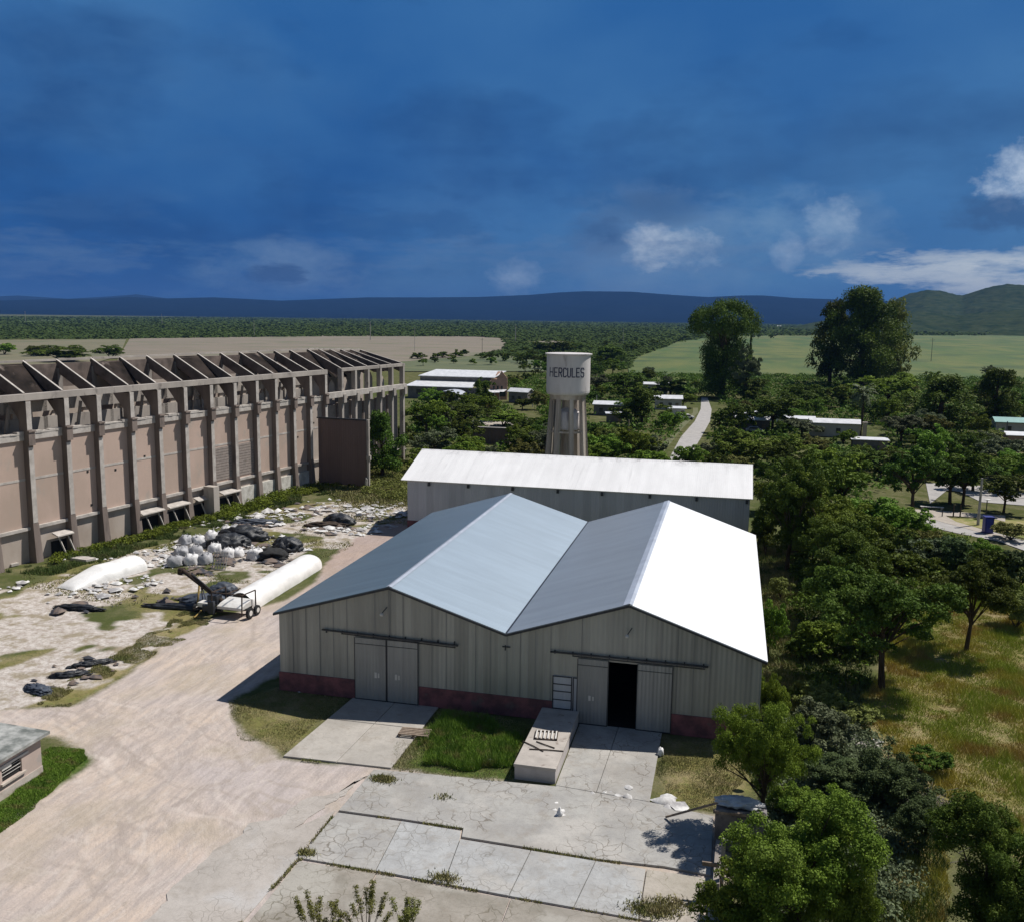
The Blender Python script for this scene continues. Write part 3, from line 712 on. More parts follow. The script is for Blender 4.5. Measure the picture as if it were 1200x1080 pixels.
slope_solid('roof_slope', -22.5, 8.47, -14.1, 5.87, M['roof_b'], ey0, ey1, ware)
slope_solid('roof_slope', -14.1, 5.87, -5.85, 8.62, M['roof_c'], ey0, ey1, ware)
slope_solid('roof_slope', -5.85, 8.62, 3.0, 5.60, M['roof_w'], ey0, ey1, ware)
for x, z in ((-22.5, 8.47), (-5.85, 8.62)):
    mb = MB(); wv = .42 if x > -10 else .22
    mb.add([(x-wv, ey0-.01, z-wv*.3+.085), (x, ey0-.01, z+.105), (x+.22, ey0-.01, z+.035), (x-wv, ey1, z-wv*.3+.085), (x, ey1, z+.105), (x+.22, ey1, z+.035)],
           [(0,1,4,3),(1,2,5,4)])
    mb.build('ridge_cap', M['cap'], ware)
# sagging valley gutter and barge boards
mb = MB(); mb.box(-14.32, -13.88, ey0+.02, ey1, 5.86, 5.955); mb.build('valley_gutter', M['steel'], ware)
mb = MB()
for (xa, za), (xb, zb) in zip(prof[:-1], prof[1:]):
    ea = .3 if xa == eL[0] else 0; eb = .28 if xb == eR[0] else 0
    s_ = (zb-za)/(xb-xa)
    mb.beam((xa-ea, ey0-.03, za-ea*s_-.06), (xb+eb, ey0-.03, zb+eb*s_-.06), .05, .13)
mb.build('barge_board', M['steel'], ware)
# sliding doors
def door_leaf(x0, x1, z1, y, mat=M['door']):
    o = MB(); o.box(x0, x1, y-.05, y, .05, z1)
    ob = o.build('sliding_door', mat, ware)
    f = MB()
    f.box(x0+.0, x0+.045, y-.085, y-.052, .05, z1); f.box(x1-.045, x1, y-.085, y-.052, .05, z1)
    f.box(x0+.045, x1-.045, y-.084, y-.052, z1-.44, z1-.41); f.box(x0+.045, x1-.045, y-.084, y-.052, .06, .12)
    f.build('frame', M['steel'] if mat is M['door'] else mat, ob)
    h = MB(); xm = (x0+x1)/2
    return ob, xm
for i, (a, bb) in enumerate(((dA0+.01, dA1-.015), (dA1+.015, dA2-.01))):
    ob, xm = door_leaf(a, bb, ztrack-.15, WY-.09)
    hx = (bb-.75) if i == 0 else (a+.75)
    h = MB(); h.box(hx-.14, hx+.02, WY-.16, WY-.141, 1.75, 2.15); h.box(hx+.1, hx+.22, WY-.16, WY-.141, 1.78, 2.1); h.build('handle', M['white_trim'], ob)
ob, xm = door_leaf(dB0, oL, ztrack-.12, WY-.09)
h = MB(); h.box(oL-1.3, oL-1.15, WY-.16, WY-.141, 1.75, 2.1); h.box(oL-1.05, oL-.93, WY-.16, WY-.141, 1.78, 2.05); h.build('handle', M['white_trim'], ob)
ob, xm = door_leaf(oR, dB3, ztrack-.12, WY-.09)
for (a, bb, za, zb) in ((-27.6, -17.5, 4.95, 4.72), (-11.05, -.65, 4.93, 4.90)):
    mb = MB(); mb.beam((a, WY-.17, za), (bb, WY-.17, zb), .12, .09); mb.beam((a+1.5, WY-.15, za-.17), (bb-.2, WY-.15, zb-.17), .08, .05)
    for k in np.linspace(a+.3, bb-.3, 9): mb.box(k-.04, k+.04, WY-.12, WY-.02, (za+zb)/2-.12, (za+zb)/2+.12)
    mb.build('door_track', M['steel'], ware)
# small door beside the opening
pz = 3.25
mb = MB(); mb.box(pd0, pd1, WY-.075, WY-.03, .9, pz); d = mb.build('pedestrian_door', M['shed_wall'], ware)
mb = MB()
for x in (pd0, pd0+1.28, pd0+1.4, pd1-.06): mb.box(x, x+.06, WY-.13, WY-.078, .9, pz)
for z in (.92, 1.55, 2.15, 2.65, pz-.06): mb.box(pd0+.061, pd0+1.279, WY-.12, WY-.078, z, z+.055)
mb.box(pd0+1.461, pd1-.061, WY-.12, WY-.078, pz-.06, pz)
mb.build('frame', M['steel'], d)
for px, py in ((450, 716), (736, 741)):
    p = onY(px, py, WY)
    mb = MB(); mb.tube([(p[0]+.25, WY-.03, p[2]+.35), (p[0]+.1, WY-.3, p[2]+.15), (p[0], WY-.42, p[2])], .03, 6); l = mb.build('lamp_arm', M['steel'], ware)
    mb = MB(); mb.lathe((p[0], WY-.45, p[2]-.2), [(.05, 0), (.13, .05), (.14, .16), (.05, .24)], 12); mb.build('lamp_bulb', M['white_trim'], l, smooth=True)
p = onY(594, 757, WY); mb = MB(); mb.box(p[0]-.3, p[0]+.25, WY-.12, WY-.025, p[2]-.03, p[2]+.03); mb.box(p[0]-.12, p[0]-.06, WY-.11, WY-.025, p[2]-.25, p[2]+.1); mb.build('gutter_bracket', M['steel'], ware)

# ================================================================== REAR SHED
SY, SX0, SX1 = 110.0, -39.5, 2.62
shed = thing('shed', 'long white roofed metal shed standing directly behind the twin gabled warehouse', 'shed', (-18.5, SY, 0))
def shedwall(z0, z1):
    mb = MB(); x = SX0
    while x < SX1-.01:
        x2 = min(x+1.0, SX1); o_ = random.uniform(0, .015); mb.box(x, x2, SY-o_, SY+.08, z0, z1); x = x2
    return mb
shedwall(1.4, 6.55).build('front_wall', M['shed_wall'], shed)
mb = MB(); mb.box(SX0-.03, SX1+.03, SY-.05, SY+.1, 0, 1.395); mb.build('plinth', M['red'], shed)
for x in (SX0, SX1-.08):
    mb = MB(); mb.poly_extrude([(x, SY+.11, 0), (x, SY+16, 0), (x, SY+16, 6.4), (x, SY+8, 9.15), (x, SY+.11, 6.5)], (.08, 0, 0)); mb.build('end_wall', M['shed_wall'], shed)
mb = MB(); mb.box(SX0, SX1, SY+16.01, SY+16.1, 0, 6.4); mb.build('rear_wall', M['shed_wall'], shed)
mb = MB(); mb.poly_extrude([(SX0-.75, SY-.35, 6.55), (SX1+.32, SY-.35, 6.55), (SX1+.32, SY+8, 9.32), (SX0-.75, SY+8, 9.32)], (0, -.03, .08)); mb.build('roof', M['shed_roof'], shed)
mb = MB(); mb.poly_extrude([(SX0-.75, SY+16.4, 6.45), (SX1+.32, SY+16.4, 6.45), (SX1+.32, SY+8.01, 9.32), (SX0-.75, SY+8.01, 9.32)], (0, .03, .08)); mb.build('roof', M['shed_roof'], shed)
mb = MB(); mb.poly_extrude([(SX0-.76, SY+7.75, 9.335), (SX0-.76, SY+8.0, 9.43), (SX0-.76, SY+8.25, 9.335)], (SX1-SX0+1.09, 0, 0)); mb.build('ridge_cap', M['shed_roof'], shed)
for px in (503, 549, 601, 654, 706, 762, 817, 876):
    x = onY(px, 570, SY)[0]
    mb = MB(); mb.box(x-.14, x+.14, SY-.30, SY-.02, 6.0, 6.42); mb.build('downpipe_outlet', M['steel'], shed)

# ================================================================== OLD CONCRETE FRAME BUILDING
fang = math.atan(BB); cb_, sb_ = math.cos(fang), math.sin(fang)
def FL(t, w, z):
    """t: metres along the facade (Y), w: metres inward (left), local building axes"""
    return (BA+BB*t - w*cb_, t + w*sb_, z)
frame = thing('frame_building', 'roofless old concrete building with tall pink bays between rows of pillars', 'building', FL(120, 0, 0))
class FMB(MB):
    def fbox(self, t0, t1, w0, w1, z0, z1, mi=0):
        c = [FL(t0,w0,0), FL(t1,w0,0), FL(t1,w1,0), FL(t0,w1,0)]
        vs = [(p[0],p[1],z0) for p in c]+[(p[0],p[1],z1) for p in c]
        self.add(vs, [(0,3,2,1),(4,5,6,7),(0,1,5,4),(1,2,6,5),(2,3,7,6),(3,0,4,7)], mi)
    def fbeam(self, a, b, w, h, **k): self.beam(FL(*a), FL(*b), w, h, **k)
ct = [70.4, 75.2, 79.8, 84.6, 89.5, 94.0, 99.0, 103.5, 108.1, 113.0, 117.8, 122.6, 127.0, 131.4, 135.7, 139.9]
ct2 = [144.9, 149.0, 153.1, 157.2, 161.3, 165.4]
tall = {94.0+9.5, 117.8}
TOP = 18.3
for t in ct:
    m_ = FMB()
    m_.fbox(t-.32, t+.32, -.5, .62, 4.0, TOP-.9)
    m_.add([], [])
    # flared foot
    a = FL(t-.42, -.9, 0); 
    foot = [(t-.45,-.85),(t+.45,-.85),(t+.45,.62),(t-.45,.62)]
    topf = [(t-.36,-.55),(t+.36,-.55),(t+.36,.62),(t-.36,.62)]
    m_.add([FL(*p, -.2) for p in foot]+[FL(*p, 4.3) for p in topf], [(3,2,1,0),(4,5,6,7),(0,1,5,4),(1,2,6,5),(2,3,7,6),(3,0,4,7)])
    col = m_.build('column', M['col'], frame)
    m_ = FMB(); m_.fbox(t-.30, t+.30, -.54, -.501, 4.35, 12.55); m_.fbox(t-.30, t+.30, -.54, -.501, 14.45, TOP-.95) if False else None; m_.build('lit_face_strip', M['ledge'], col)  # pale strip added so the outer face looks sunlit
    m_ = FMB(); m_.fbox(t-.30, t+.30, -.54, -.501, 14.45, TOP-.8); m_.build('lit_face_strip', M['ledge'], col)
    # bracket near the top of the wall
    m_ = FMB(); m_.fbox(t-.40, t+.40, -.80, -.502, 12.8, 14.2)
    m_.fbox(t-.42, t+.42, -.9, -.502, 14.21, 14.38); m_.build('corbel', M['col'], col)
    # haunch under the eaves beam
    m_ = FMB(); pts = [FL(t-.2, .625, TOP-3.0), FL(t-.2, .625, TOP-.6), FL(t-.2, 2.6, TOP-.6)]
    m_.poly_extrude(pts, Vector(FL(t+.2, 0, 0))-Vector(FL(t-.2, 0, 0))); m_.build('haunch', M['col'], col)
for t in ct2:
    m_ = FMB(); m_.fbox(t-.28, t+.28, -.4, .4, -.2, TOP-.5); col = m_.build('column', M['conc'], frame)
    m_ = FMB(); m_.fbox(t-.4, t+.4, -.9, -.402, 12.6, 14.0); m_.build('corbel', M['conc'], col)
# eaves beams
m_ = FMB(); m_.fbox(68.5, ct[-1]+.5, -.5, .3, TOP-.7, TOP); m_.build('eaves_beam', M['conc'], frame)
m_ = FMB(); m_.fbox(ct2[0]-.3, ct2[-1]+.35, -.42, .42, TOP-.5, TOP); m_.build('eaves_beam', M['conc'], frame)
m_ = FMB(); m_.fbox(ct[-1]+.4, ct2[-1]+.5, -.75, .0, 13.6, 14.5); m_.build('crane_beam', M['ledge'], frame)
# walls between pillars: pale foot, belt, lower render, joint, upper render, ledge, clerestory
allc = ct+ct2
for i, (a, b2) in enumerate(zip(allc[:-1], allc[1:])):
    far = i >= len(ct)-1
    t0, t1 = a+.33, b2-.33
    w0 = .22 if not far else .9
    m_ = FMB()
    hi = 13.3 if not far else 12.2+((i*7) % 3)*.25
    m_.fbox(t0-.1, t1+.1, w0, w0+.35, 3.9, hi)
    wall = m_.build('wall_panel', M['infill'] if i < 12 else M['brickgrey'] if far else M['infill_low'] if i > 13 else M['infill'], frame)
    m_ = FMB(); m_.fbox(t0-.1, t1+.1, w0+.05, w0+.34, -.2, 3.55); m_.build('base_panel', M['infill_low'], frame)
    if not far:
        m_ = FMB(); m_.fbox(t0, t1, -.15, w0+.3, 3.56, 3.89); m_.build('belt_beam', M['ledge'] if i < 12 else M['conc'], frame)
        m_ = FMB(); m_.fbox(t0, t1, w0-.035, w0-.002, 8.95, 9.2); m_.build('joint_band', M['ledge'], wall)
        m_ = FMB()
        zz = [random.uniform(-.12, .12) for _ in range(4)]
        m_.fbox(t0, t1, 0, w0+.4, 13.31, 13.95)
        n = 5
        for k in range(n):
            ta = t0+(t1-t0)*k/n; tb = t0+(t1-t0)*(k+1)/n
            m_.fbox(ta+.01, tb-.01, -.02-random.uniform(0, .06), w0+.42, 13.951, 13.97+random.uniform(.05, .32))
        m_.build('ledge', M['ledge'], frame)
        # recessed clerestory wall with long dark slots and stub posts
        m_ = FMB(); m_.fbox(t0-.6, t1+.6, 2.8, 3.0, 13.6, 15.3); m_.fbox(t0-.6, t1+.6, 2.8, 3.0, 15.9, 17.4)
        tt = t0+(t1-t0)*(.3+.1*(i % 3)); m_.fbox(tt, tt+.4, 2.6, 2.795, 14.2, 17.2)
        m_.build('clerestory', M['conc'], frame)
        m_ = FMB()
        if i % 2 == 0:
            m_.fbeam((t1-.9, 1.6, 14.0), (t1-.3, 1.6, 16.8), .22, .3)
        else:
            m_.fbeam((t0+1.2, 1.6, 14.0), (t0+.5, 1.6, 16.6), .22, .3)
        m_.build('strut', M['conc_dark'], frame)
# small holes and a boarded bay
for t, z in ((92.5, 8.6), (92.8, 4.6), (96.6, 8.2), (101.3, 9.2), (88, 1.0), (101.4, 2.0), (137, 11.5), (137.3, 9.8), (133, 8), (128, 11.6), (132.6, 10.6)):
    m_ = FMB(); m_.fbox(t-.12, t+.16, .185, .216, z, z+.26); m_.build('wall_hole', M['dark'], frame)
for t0, t1, za, zb in ((113.4, 117.4, 4.2, 8.8), (118.2, 122.2, 4.2, 8.8)):
    m_ = FMB()
    for k in range(12):
        z = za+(zb-za)*k/12; m_.fbox(t0, t1, .13, .215, z+.02, z+(zb-za)/12-.05)
    m_.build('block_infill', M['brickgrey'], frame)
# white patched plinth in the farther bays, big buttress foot, low lean-to slabs on props
for t0, t1 in ((118.3, 122.2), (123, 126.6), (127.4, 131), (131.8, 135.3)):
    m_ = FMB(); m_.fbox(t0, t1, -.15, .26, -.1, 2.5); m_.build('base_patch', simple('whitewash_patch_%d' % int(t0), (.62, .60, .55), (.40, .38, .34), 1.2, .9), frame)
m_ = FMB(); m_.fbox(111.0, 112.1, -2.0, -.3, -.1, 4.0); m_.build('buttress', M['conc'], frame)
for t in (86.9, 99.4, 104, 109.2, 114.2):
    dt = 2.2 if t < 90 else 3.8
    m_ = FMB(); m_.add([FL(t, -.1, 2.55), FL(t+dt, -.1, 2.55), FL(t+dt, -1.0, 2.25), FL(t, -1.0, 2.25), FL(t, -.1, 2.7), FL(t+dt, -.1, 2.7), FL(t+dt, -1.0, 2.38), FL(t, -1.0, 2.38)],
       [(3,2,1,0),(4,5,6,7),(0,1,5,4),(1,2,6,5),(2,3,7,6),(3,0,4,7)])
    sl_ = m_.build('loading_shelf', M['ledge'], frame)
    for k in (.25, .8): m_ = FMB(); m_.fbeam((t+dt*k, -.4, 2.3), (t+dt*k+.3, -1.2, 0), .14, .14); m_.build('prop', M['ledge'], sl_)
    m_ = FMB(); m_.fbox(t+.1, t+dt-.1, .15, .24, -.1, 1.6); m_.build('opening', M['dark'], frame)
# roof frames: deep rafters to the ridge and down the far side, purlins, far wall
RW, RZ = 5.8, 21.45
for j, t in enumerate(allc):
    far = j >= len(ct)
    rw, rz = (RW, RZ) if not far else (6.6+(j-len(ct))*.5, 21.35-(j-len(ct))*.15)
    if not far: rw += max(0, j-9)*.12; rz -= max(0, j-9)*.02
    def rafter(w0, z0, w1, z1, d0, d1):
        pts = [FL(t-.12, w0, z0), FL(t-.12, w1, z1), FL(t-.12, w1, z1-d1), FL(t-.12, w0, z0-d0)]
        off = Vector(FL(t+.12, 0, 0))-Vector(FL(t-.12, 0, 0)); q = FMB(); q.poly_extrude(pts, off); return q
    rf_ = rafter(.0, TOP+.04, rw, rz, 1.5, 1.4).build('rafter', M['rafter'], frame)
    rafter(.0, TOP+.11, rw, rz+.07, .065, .065).build('lit_top_edge', M['ledge'], rf_)  # pale strip puts sunlight on the rafter top into the colour
    m_ = FMB(); m_.fbox(t-.3, t+.3, rw-.5, rw-.01, -.2, rz-1.0); m_.build('rear_column', M['conc_dark'], frame)
    # middle row of thick bin pillars inside with pale heads
    if j < len(allc)-1:
        tn = allc[j+1]
        m_ = FMB(); m_.fbox(t+.31, tn-.31, rw-.35, rw-.1, -.1, rz-(3.2 if j % 3 else 2.2)); m_.build('rear_wall', M['infill_low'], frame)
        m_ = FMB()
        hz = 15.2+((j*5) % 4)*.25; m_.fbox(t+.9, tn-1.5, 3.0, 3.35, 8, hz)
        q0 = FL(t+.9, 7.0, hz); 
        m_.poly_extrude([FL(t+.9, 3.0, hz+.001), FL(tn-1.5, 3.0, hz+.001), FL(tn-2.1, 3.0, hz+.9), FL(t+1.6, 3.0, hz+.95)], Vector(FL(0, .35, 0))-Vector(FL(0, 0, 0)))
        m_.build('hopper_wall', M['infill_low'], frame)
        wa = random.choice((1.2, 1.6, 2.6)); wb = rw-random.choice((.1, .1, .6, 1.4)); dz_ = random.choice((0, .4, .9))
        za = TOP+(rz-TOP)*wa/rw-1.3-dz_; zb = TOP+(rz-TOP)*wb/rw-.32
        if j % 3 == 0 or far:
            q = FMB(); q.poly_extrude([FL(t+.18, wa, za), FL(tn-.18, wa, za), FL(tn-.18, wb, zb), FL(t+.18, wb, zb)], (0, 0, .08)); q.build('roof_sheet', M['darksheet'], frame)
        q = FMB(); q.fbox(t+.31, tn-.31, rw-.34, rw-.12, rz-(3.2 if j % 3 else 2.2)+.01, rz-.45); q.build('added_rear_panel', M['rafter'], frame)  # added panel closing the view behind, in the rafters' shade-darkened tone
        rn = rw+(.12 if (not far and j >= 9) else .5 if far else 0)
        m_ = FMB(); m_.fbeam((t+.14, rw-.05, rz-.02), (tn-.14, min(rn, 10), rz-.05), .3, .24); m_.build('ridge_beam', M['conc'], frame)
        if False:
            m_ = FMB(); m_.fbeam((t, rw*.98, rz-.5), (tn, rw*.98, rz-.5), .2, .3); m_.build('ridge_purlin', M['conc_dark'], frame)
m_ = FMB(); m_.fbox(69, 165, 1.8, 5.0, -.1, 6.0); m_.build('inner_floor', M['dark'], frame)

# ------------------------------------------------------------------ clad cross wall beside the frame building
cw = thing('cross_wall', 'tall brown clad wall standing square to the old frame building', 'wall', (-60, 136.7, 0))
pA = np.array([-64.2, 137.0]); pB = np.array([-55.6, 136.0])
mb = MB(); mb.beam((pA[0], pA[1], 5.5), (pB[0], pB[1], 5.5), .25, 10.4); mb.build('cladding', M['panelbrown'], cw)
mb = MB(); mb.beam((pA[0]-.2, pA[1]+.02, 10.85), (pB[0]+.1, pB[1]-.01, 10.85), .4, .22); mb.build('coping', M['steel'], cw)
mb = MB(); mb.box(pB[0]+.1, pB[0]+.45, pB[1]-.25, pB[1]+.2, 0, 10.9); mb.box(pB[0]+.05, pB[0]+.7, pB[1]-.3, pB[1]+.2, 4.6, 5.3); mb.build('end_post', M['conc'], cw)
mb = MB(); mb.poly_extrude([(pB[0]-.2, pB[1]-.6, 0), (pB[0]+.2, pB[1]-.6, 0), (pB[0]+.25, pB[1]-.6, 1.6), (pB[0], pB[1]-.6, 1.9)], (0, .3, 0)); mb.build('broken_foot', M['ledge'], cw)
# low slab shelter right of it
p0 = G(433, 533, 1.8); p1 = G(470, 525, 1.8)
sh = thing('slab_shelter', 'low concrete slab on short posts under the trees past the brown wall', 'shelter', ((p0[0]+p1[0])/2, (p0[1]+p1[1])/2, 0))
mb = MB(); mb.beam((p0[0]-2, p0[1], 1.8), (p1[0], p1[1], 1.8), 3.0, .2); mb.build('slab', M['ledge'], sh)
for k in (.3, .72, .95):
    q = p0*(1-k)+p1*k; mb = MB(); mb.box(q[0]-.12, q[0]+.12, q[1]-1.3, q[1]-1.05, 0, 1.7); mb.build('post', M['ledge'], sh)

# ================================================================== WATER TOWER
TY = 148.0
tc = onY(666, 440, TY); TX = tc[0]; ZT = onY(666, 413.5, TY)[2]; ZB = onY(666, 461, TY)[2]
TR = (onY(691, 430, TY)[0]-onY(640.5, 430, TY)[0])/2
tow = thing('water_tower', 'whitewashed round water tank raised on tall stained concrete legs behind the shed', 'water tower', (TX, TY, 0))
mb = MB(); mb.lathe((TX, TY, 0), [(TR*.93, ZB-.12), (TR*.99, ZB+.18), (TR, ZB+.5), (TR, ZT-.3)], 64); tank = mb.build('tank', M['tank'], tow)
mb = MB(); mb.lathe((TX, TY, 0), [(TR*1.07, ZT-.299), (TR*1.08, ZT-.1), (TR*1.0, ZT-.06), (.2, ZT+.05)], 48); mb.build('lid', M['tank'], tow)
mb = MB(); mb.lathe((TX, TY, 0), [(TR*.80, ZB-.9), (TR*.86, ZB-.16)], 32); mb.build('ring_beam', M['tank_leg'], tow)
for k in range(8):
    a = 2*PI*(k+.5)/8
    mb = MB(); rt_, rb = TR*.74, TR*.98
    mb.beam((TX+rt_*math.cos(a), TY+rt_*math.sin(a), ZB-.7), (TX+rb*math.cos(a), TY+rb*math.sin(a), -.1), .6, .6, up=(math.cos(a), math.sin(a), 0), w2=.85, h2=.85)
    mb.build('leg', M['tank_leg'], tow)
zb2 = onY(666, 503, TY)[2]; zt2 = onY(666, 483, TY)[2]
mb = MB(); mb.lathe((TX+.15, TY, 0), [(1.95, zb2), (2.05, zb2+.2), (2.05, zt2), (1.4, zt2+.3), (.3, zt2+.9)], 28); mb.build('inner_tank', M['tank'], tow, smooth=True)
mb = MB(); mb.tube([(TX, TY, 0), (TX, TY, ZB)], .55, 10); mb.build('riser_pipe', M['tank_leg'], tow)
for k in range(8):
    a = 2*PI*(k+.5)/8; a2 = a+2*PI/8
    for z in (zb2-.25,):
        f_ = 1-(z/ZB); r_ = TR*(.74+.24*f_)
        mb = MB(); mb.beam((TX+r_*math.cos(a), TY+r_*math.sin(a), z), (TX+r_*math.cos(a2), TY+r_*math.sin(a2), z), .25, .3); mb.build('tie_beam', M['tank_leg'], tow)
mb = MB()
lx, ly = TX-TR*.55, TY-TR*.95
for sgn in (-.2, .2): mb.tube([(lx+sgn, ly, 0), (lx+sgn+.3, ly-.05, ZB-1)], .035, 5)
mb.build('ladder', M['steel'], tow)
# lettering painted round the tank, stroke letters bent to the wall
ST = {'H': [((0,0),(0,1)),((1,0),(1,1)),((0,.5),(1,.5))], 'E': [((0,0),(0,1)),((0,1),(1,1)),((0,.5),(.8,.5)),((0,0),(1,0))],
      'R': [((0,0),(0,1)),((0,1),(.8,1)),((.8,1),(1,.85)),((1,.85),(1,.65)),((1,.65),(.8,.5)),((.8,.5),(0,.5)),((.5,.5),(1,0))],
      'C': [((1,.85),(.8,1)),((.8,1),(.2,1)),((.2,1),(0,.8)),((0,.8),(0,.2)),((0,.2),(.2,0)),((.2,0),(.8,0)),((.8,0),(1,.15))],
      'U': [((0,1),(0,.2)),((0,.2),(.2,0)),((.2,0),(.8,0)),((.8,0),(1,.2)),((1,.2),(1,1))], 'L': [((0,1),(0,0)),((0,0),(1,0))],
      'S': [((1,.85),(.8,1)),((.8,1),(.2,1)),((.2,1),(0,.85)),((0,.85),(0,.65)),((0,.65),(.2,.5)),((.2,.5),(.8,.5)),((.8,.5),(1,.38)),((1,.38),(1,.15)),((1,.15),(.8,0)),((.8,0),(.2,0)),((.2,0),(0,.15))]}
zl0, zl1 = onY(666, 440.5, TY)[2], onY(666, 430.5, TY)[2]
viewa = math.atan2(-TY, -TX)     # direction from tank to camera
def onTank(px):   # angle round the tank seen at pixel column px
    best = None
    for a in np.linspace(viewa-1.4, viewa+1.4, 561):
        q = proj((TX+TR*math.cos(a), TY+TR*math.sin(a), 17))[0]
        if best is None or abs(q-px) < best[0]: best = (abs(q-px), a)
    return best[1]
word = 'HERCULES'; xs_ = np.linspace(644.5, 680.5, 8)
mb = MB()
for ch, x0 in zip(word, xs_):
    a0 = onTank(x0); a1 = onTank(x0+3.4); dz = .0
    for (p, q) in ST[ch]:
        n = 3
        for k in range(n):
            u0 = p[0]+(q[0]-p[0])*k/n; u1 = p[0]+(q[0]-p[0])*(k+1)/n; v0 = p[1]+(q[1]-p[1])*k/n; v1 = p[1]+(q[1]-p[1])*(k+1)/n
            A0 = a0+(a1-a0)*u0; A1 = a0+(a1-a0)*u1; r_ = TR+.012
            P0 = Vector((TX+r_*math.cos(A0), TY+r_*math.sin(A0), zl0+(zl1-zl0)*v0)); P1 = Vector((TX+r_*math.cos(A1), TY+r_*math.sin(A1), zl0+(zl1-zl0)*v1))
            d_ = (P1-P0).normalized()*.06
            mb.beam(P0-d_, P1+d_, .17, .02, up=(math.cos((A0+A1)/2), math.sin((A0+A1)/2), 0))
mb.build('lettering', M['letter'], tank)

# ================================================================== HUT bottom left
HX, HY1, HY0 = -38.75, 44.0, 33.5
hut = thing('hut', 'small pink plastered hut with a mossy flat roof and a barred window', 'hut', (-42, 40, 0))
wz0, wz1 = .88, 1.78; wy0, wy1 = 40.95, 42.45
mb = MB()
for (a, b2, z0, z1) in ((HY0, wy0, .45, 2.25), (wy1, HY1, .45, 2.25), (wy0, wy1, .45, wz0), (wy0, wy1, wz1, 2.25)): mb.box(HX-.2, HX, a, b2, z0, z1)
mb.box(-46, HX-.201, HY1-.2, HY1, .45, 2.25); mb.box(-46, -45.8, HY0, HY1-.21, .45, 2.25); mb.build('wall', M['pink_hut'], hut)
mb = MB(); mb.box(-46, HX+.03, HY1-.17, HY1+.03, -.1, .449); mb.box(HX-.17, HX+.03, HY0, HY1-.171, -.1, .449); mb.build('wall_base', M['pink_hut_base'], hut)
mb = MB(); mb.add([(-47, HY0-.5, 2.75), (HX+.38, HY0-.5, 2.32), (HX+.38, HY1+.38, 2.32), (-47, HY1+.38, 2.6), (-47, HY0-.5, 2.95), (HX+.38, HY0-.5, 2.52), (HX+.38, HY1+.38, 2.50), (-47, HY1+.38, 2.8)],
    [(3,2,1,0),(4,5,6,7),(0,1,5,4),(1,2,6,5),(2,3,7,6),(3,0,4,7)]); mb.build('roof', M['hut_roof'], hut)
wd = MB(); wd.box(HX-.19, HX-.12, wy0, wy1, wz0, wz1); win = wd.build('window', M['dark'], hut)
mb = MB()
for z in (1.2, 1.4, 1.6): mb.tube([(HX-.06, wy0, z), (HX-.06, wy1, z)], .015, 5)
mb.build('bar', M['white_trim'], win)
mb = MB(); mb.box(HX-.05, HX+.14, wy0-.15, wy1+.2, wz0-.12, wz0-.005); mb.build('sill', M['pink_hut_base'], win)
mb = MB(); mb.box(HX-.02, HX+.08, wy0-.3, wy1+.5, wz1+.005, wz1+.13); mb.box(HX-.03, HX+.03, wy0+.0, wy0+.7, wz1-.2, wz1); mb.build('lintel', M['white_trim'], win)

# ================================================================== loading block, grate, pallet
mb = MB(); mb.box(-11.55, -9.0, 50.45, 58.85, .76, .93); blk = thing('loading_block', 'raised concrete loading platform between the grass and the ramp', 'platform', (-10.3, 54, 0))
mb.build('top_slab', M['block'], blk, bevel=.02)
mb = MB(); mb.box(-11.50, -9.04, 50.5, 58.84, -.1, .759); mb.build('body', M['block_side'], blk, bevel=.02)
gr = thing('metal_grate', 'rusty barred grate lying on top of the concrete loading platform', 'grate', (-10.4, 54.6, .94), .12)
mb = MB()
for x in np.linspace(-.62, .62, 6): mb.box(x-.045, x+.045, -.55, .55, .06, .12)
o1 = mb.build('bar', M['white_trim'], None); o1.parent = gr
mb = MB(); mb.box(-.72, -.63, -.6, .6, .0, .1); mb.box(.63, .72, -.6, .6, .0, .1); mb.box(-.62, .62, -.62, -.52, 0, .055); mb.box(-.62, .62, .52, .62, 0, .055)
o1 = mb.build('frame', M['rust'], None); o1.parent = gr
for i, (x, y, rz, ln) in enumerate(((-10.2, 53.3, 2.7, 1.4), (-10.0, 52.6, .12, 2.1), (-10.9, 52.9, -.6, 1.8))):
    mb = MB(); mb.tube([(-ln/2, 0, 0), (0, .03, .01), (ln/2, 0, 0)], .035, 6)
    o1 = mb.build('iron_rod', M['rust']); o1.location = (x, y, .975); o1.rotation_euler = (0, 0, rz)
    tag(o1, ['short bent iron rod touching the grate on the platform', 'longest iron rod lying across the front of the platform', 'thin iron rod slanting at the left of the platform'][i], 'rod', 'iron rods on the loading platform')
pt = G(484, 862); pal = thing('pallet', 'weathered slatted pallet lying beside the left driveway', 'pallet', (pt[0]+.1, pt[1]+.1, 0), .06)
for y in np.linspace(-.45, .45, 5):
    mb = MB(); mb.box(-1.0, 1.0, y-.08, y+.08, .26, .30); o1 = mb.build('deck_board', M['wood']); o1.parent = pal
mb = MB()
for x in (-.95, 0, .95): mb.box(x-.05, x+.05, -.55, .55, .06, .259)
o1 = mb.build('bearer', M['wood']); o1.parent = pal

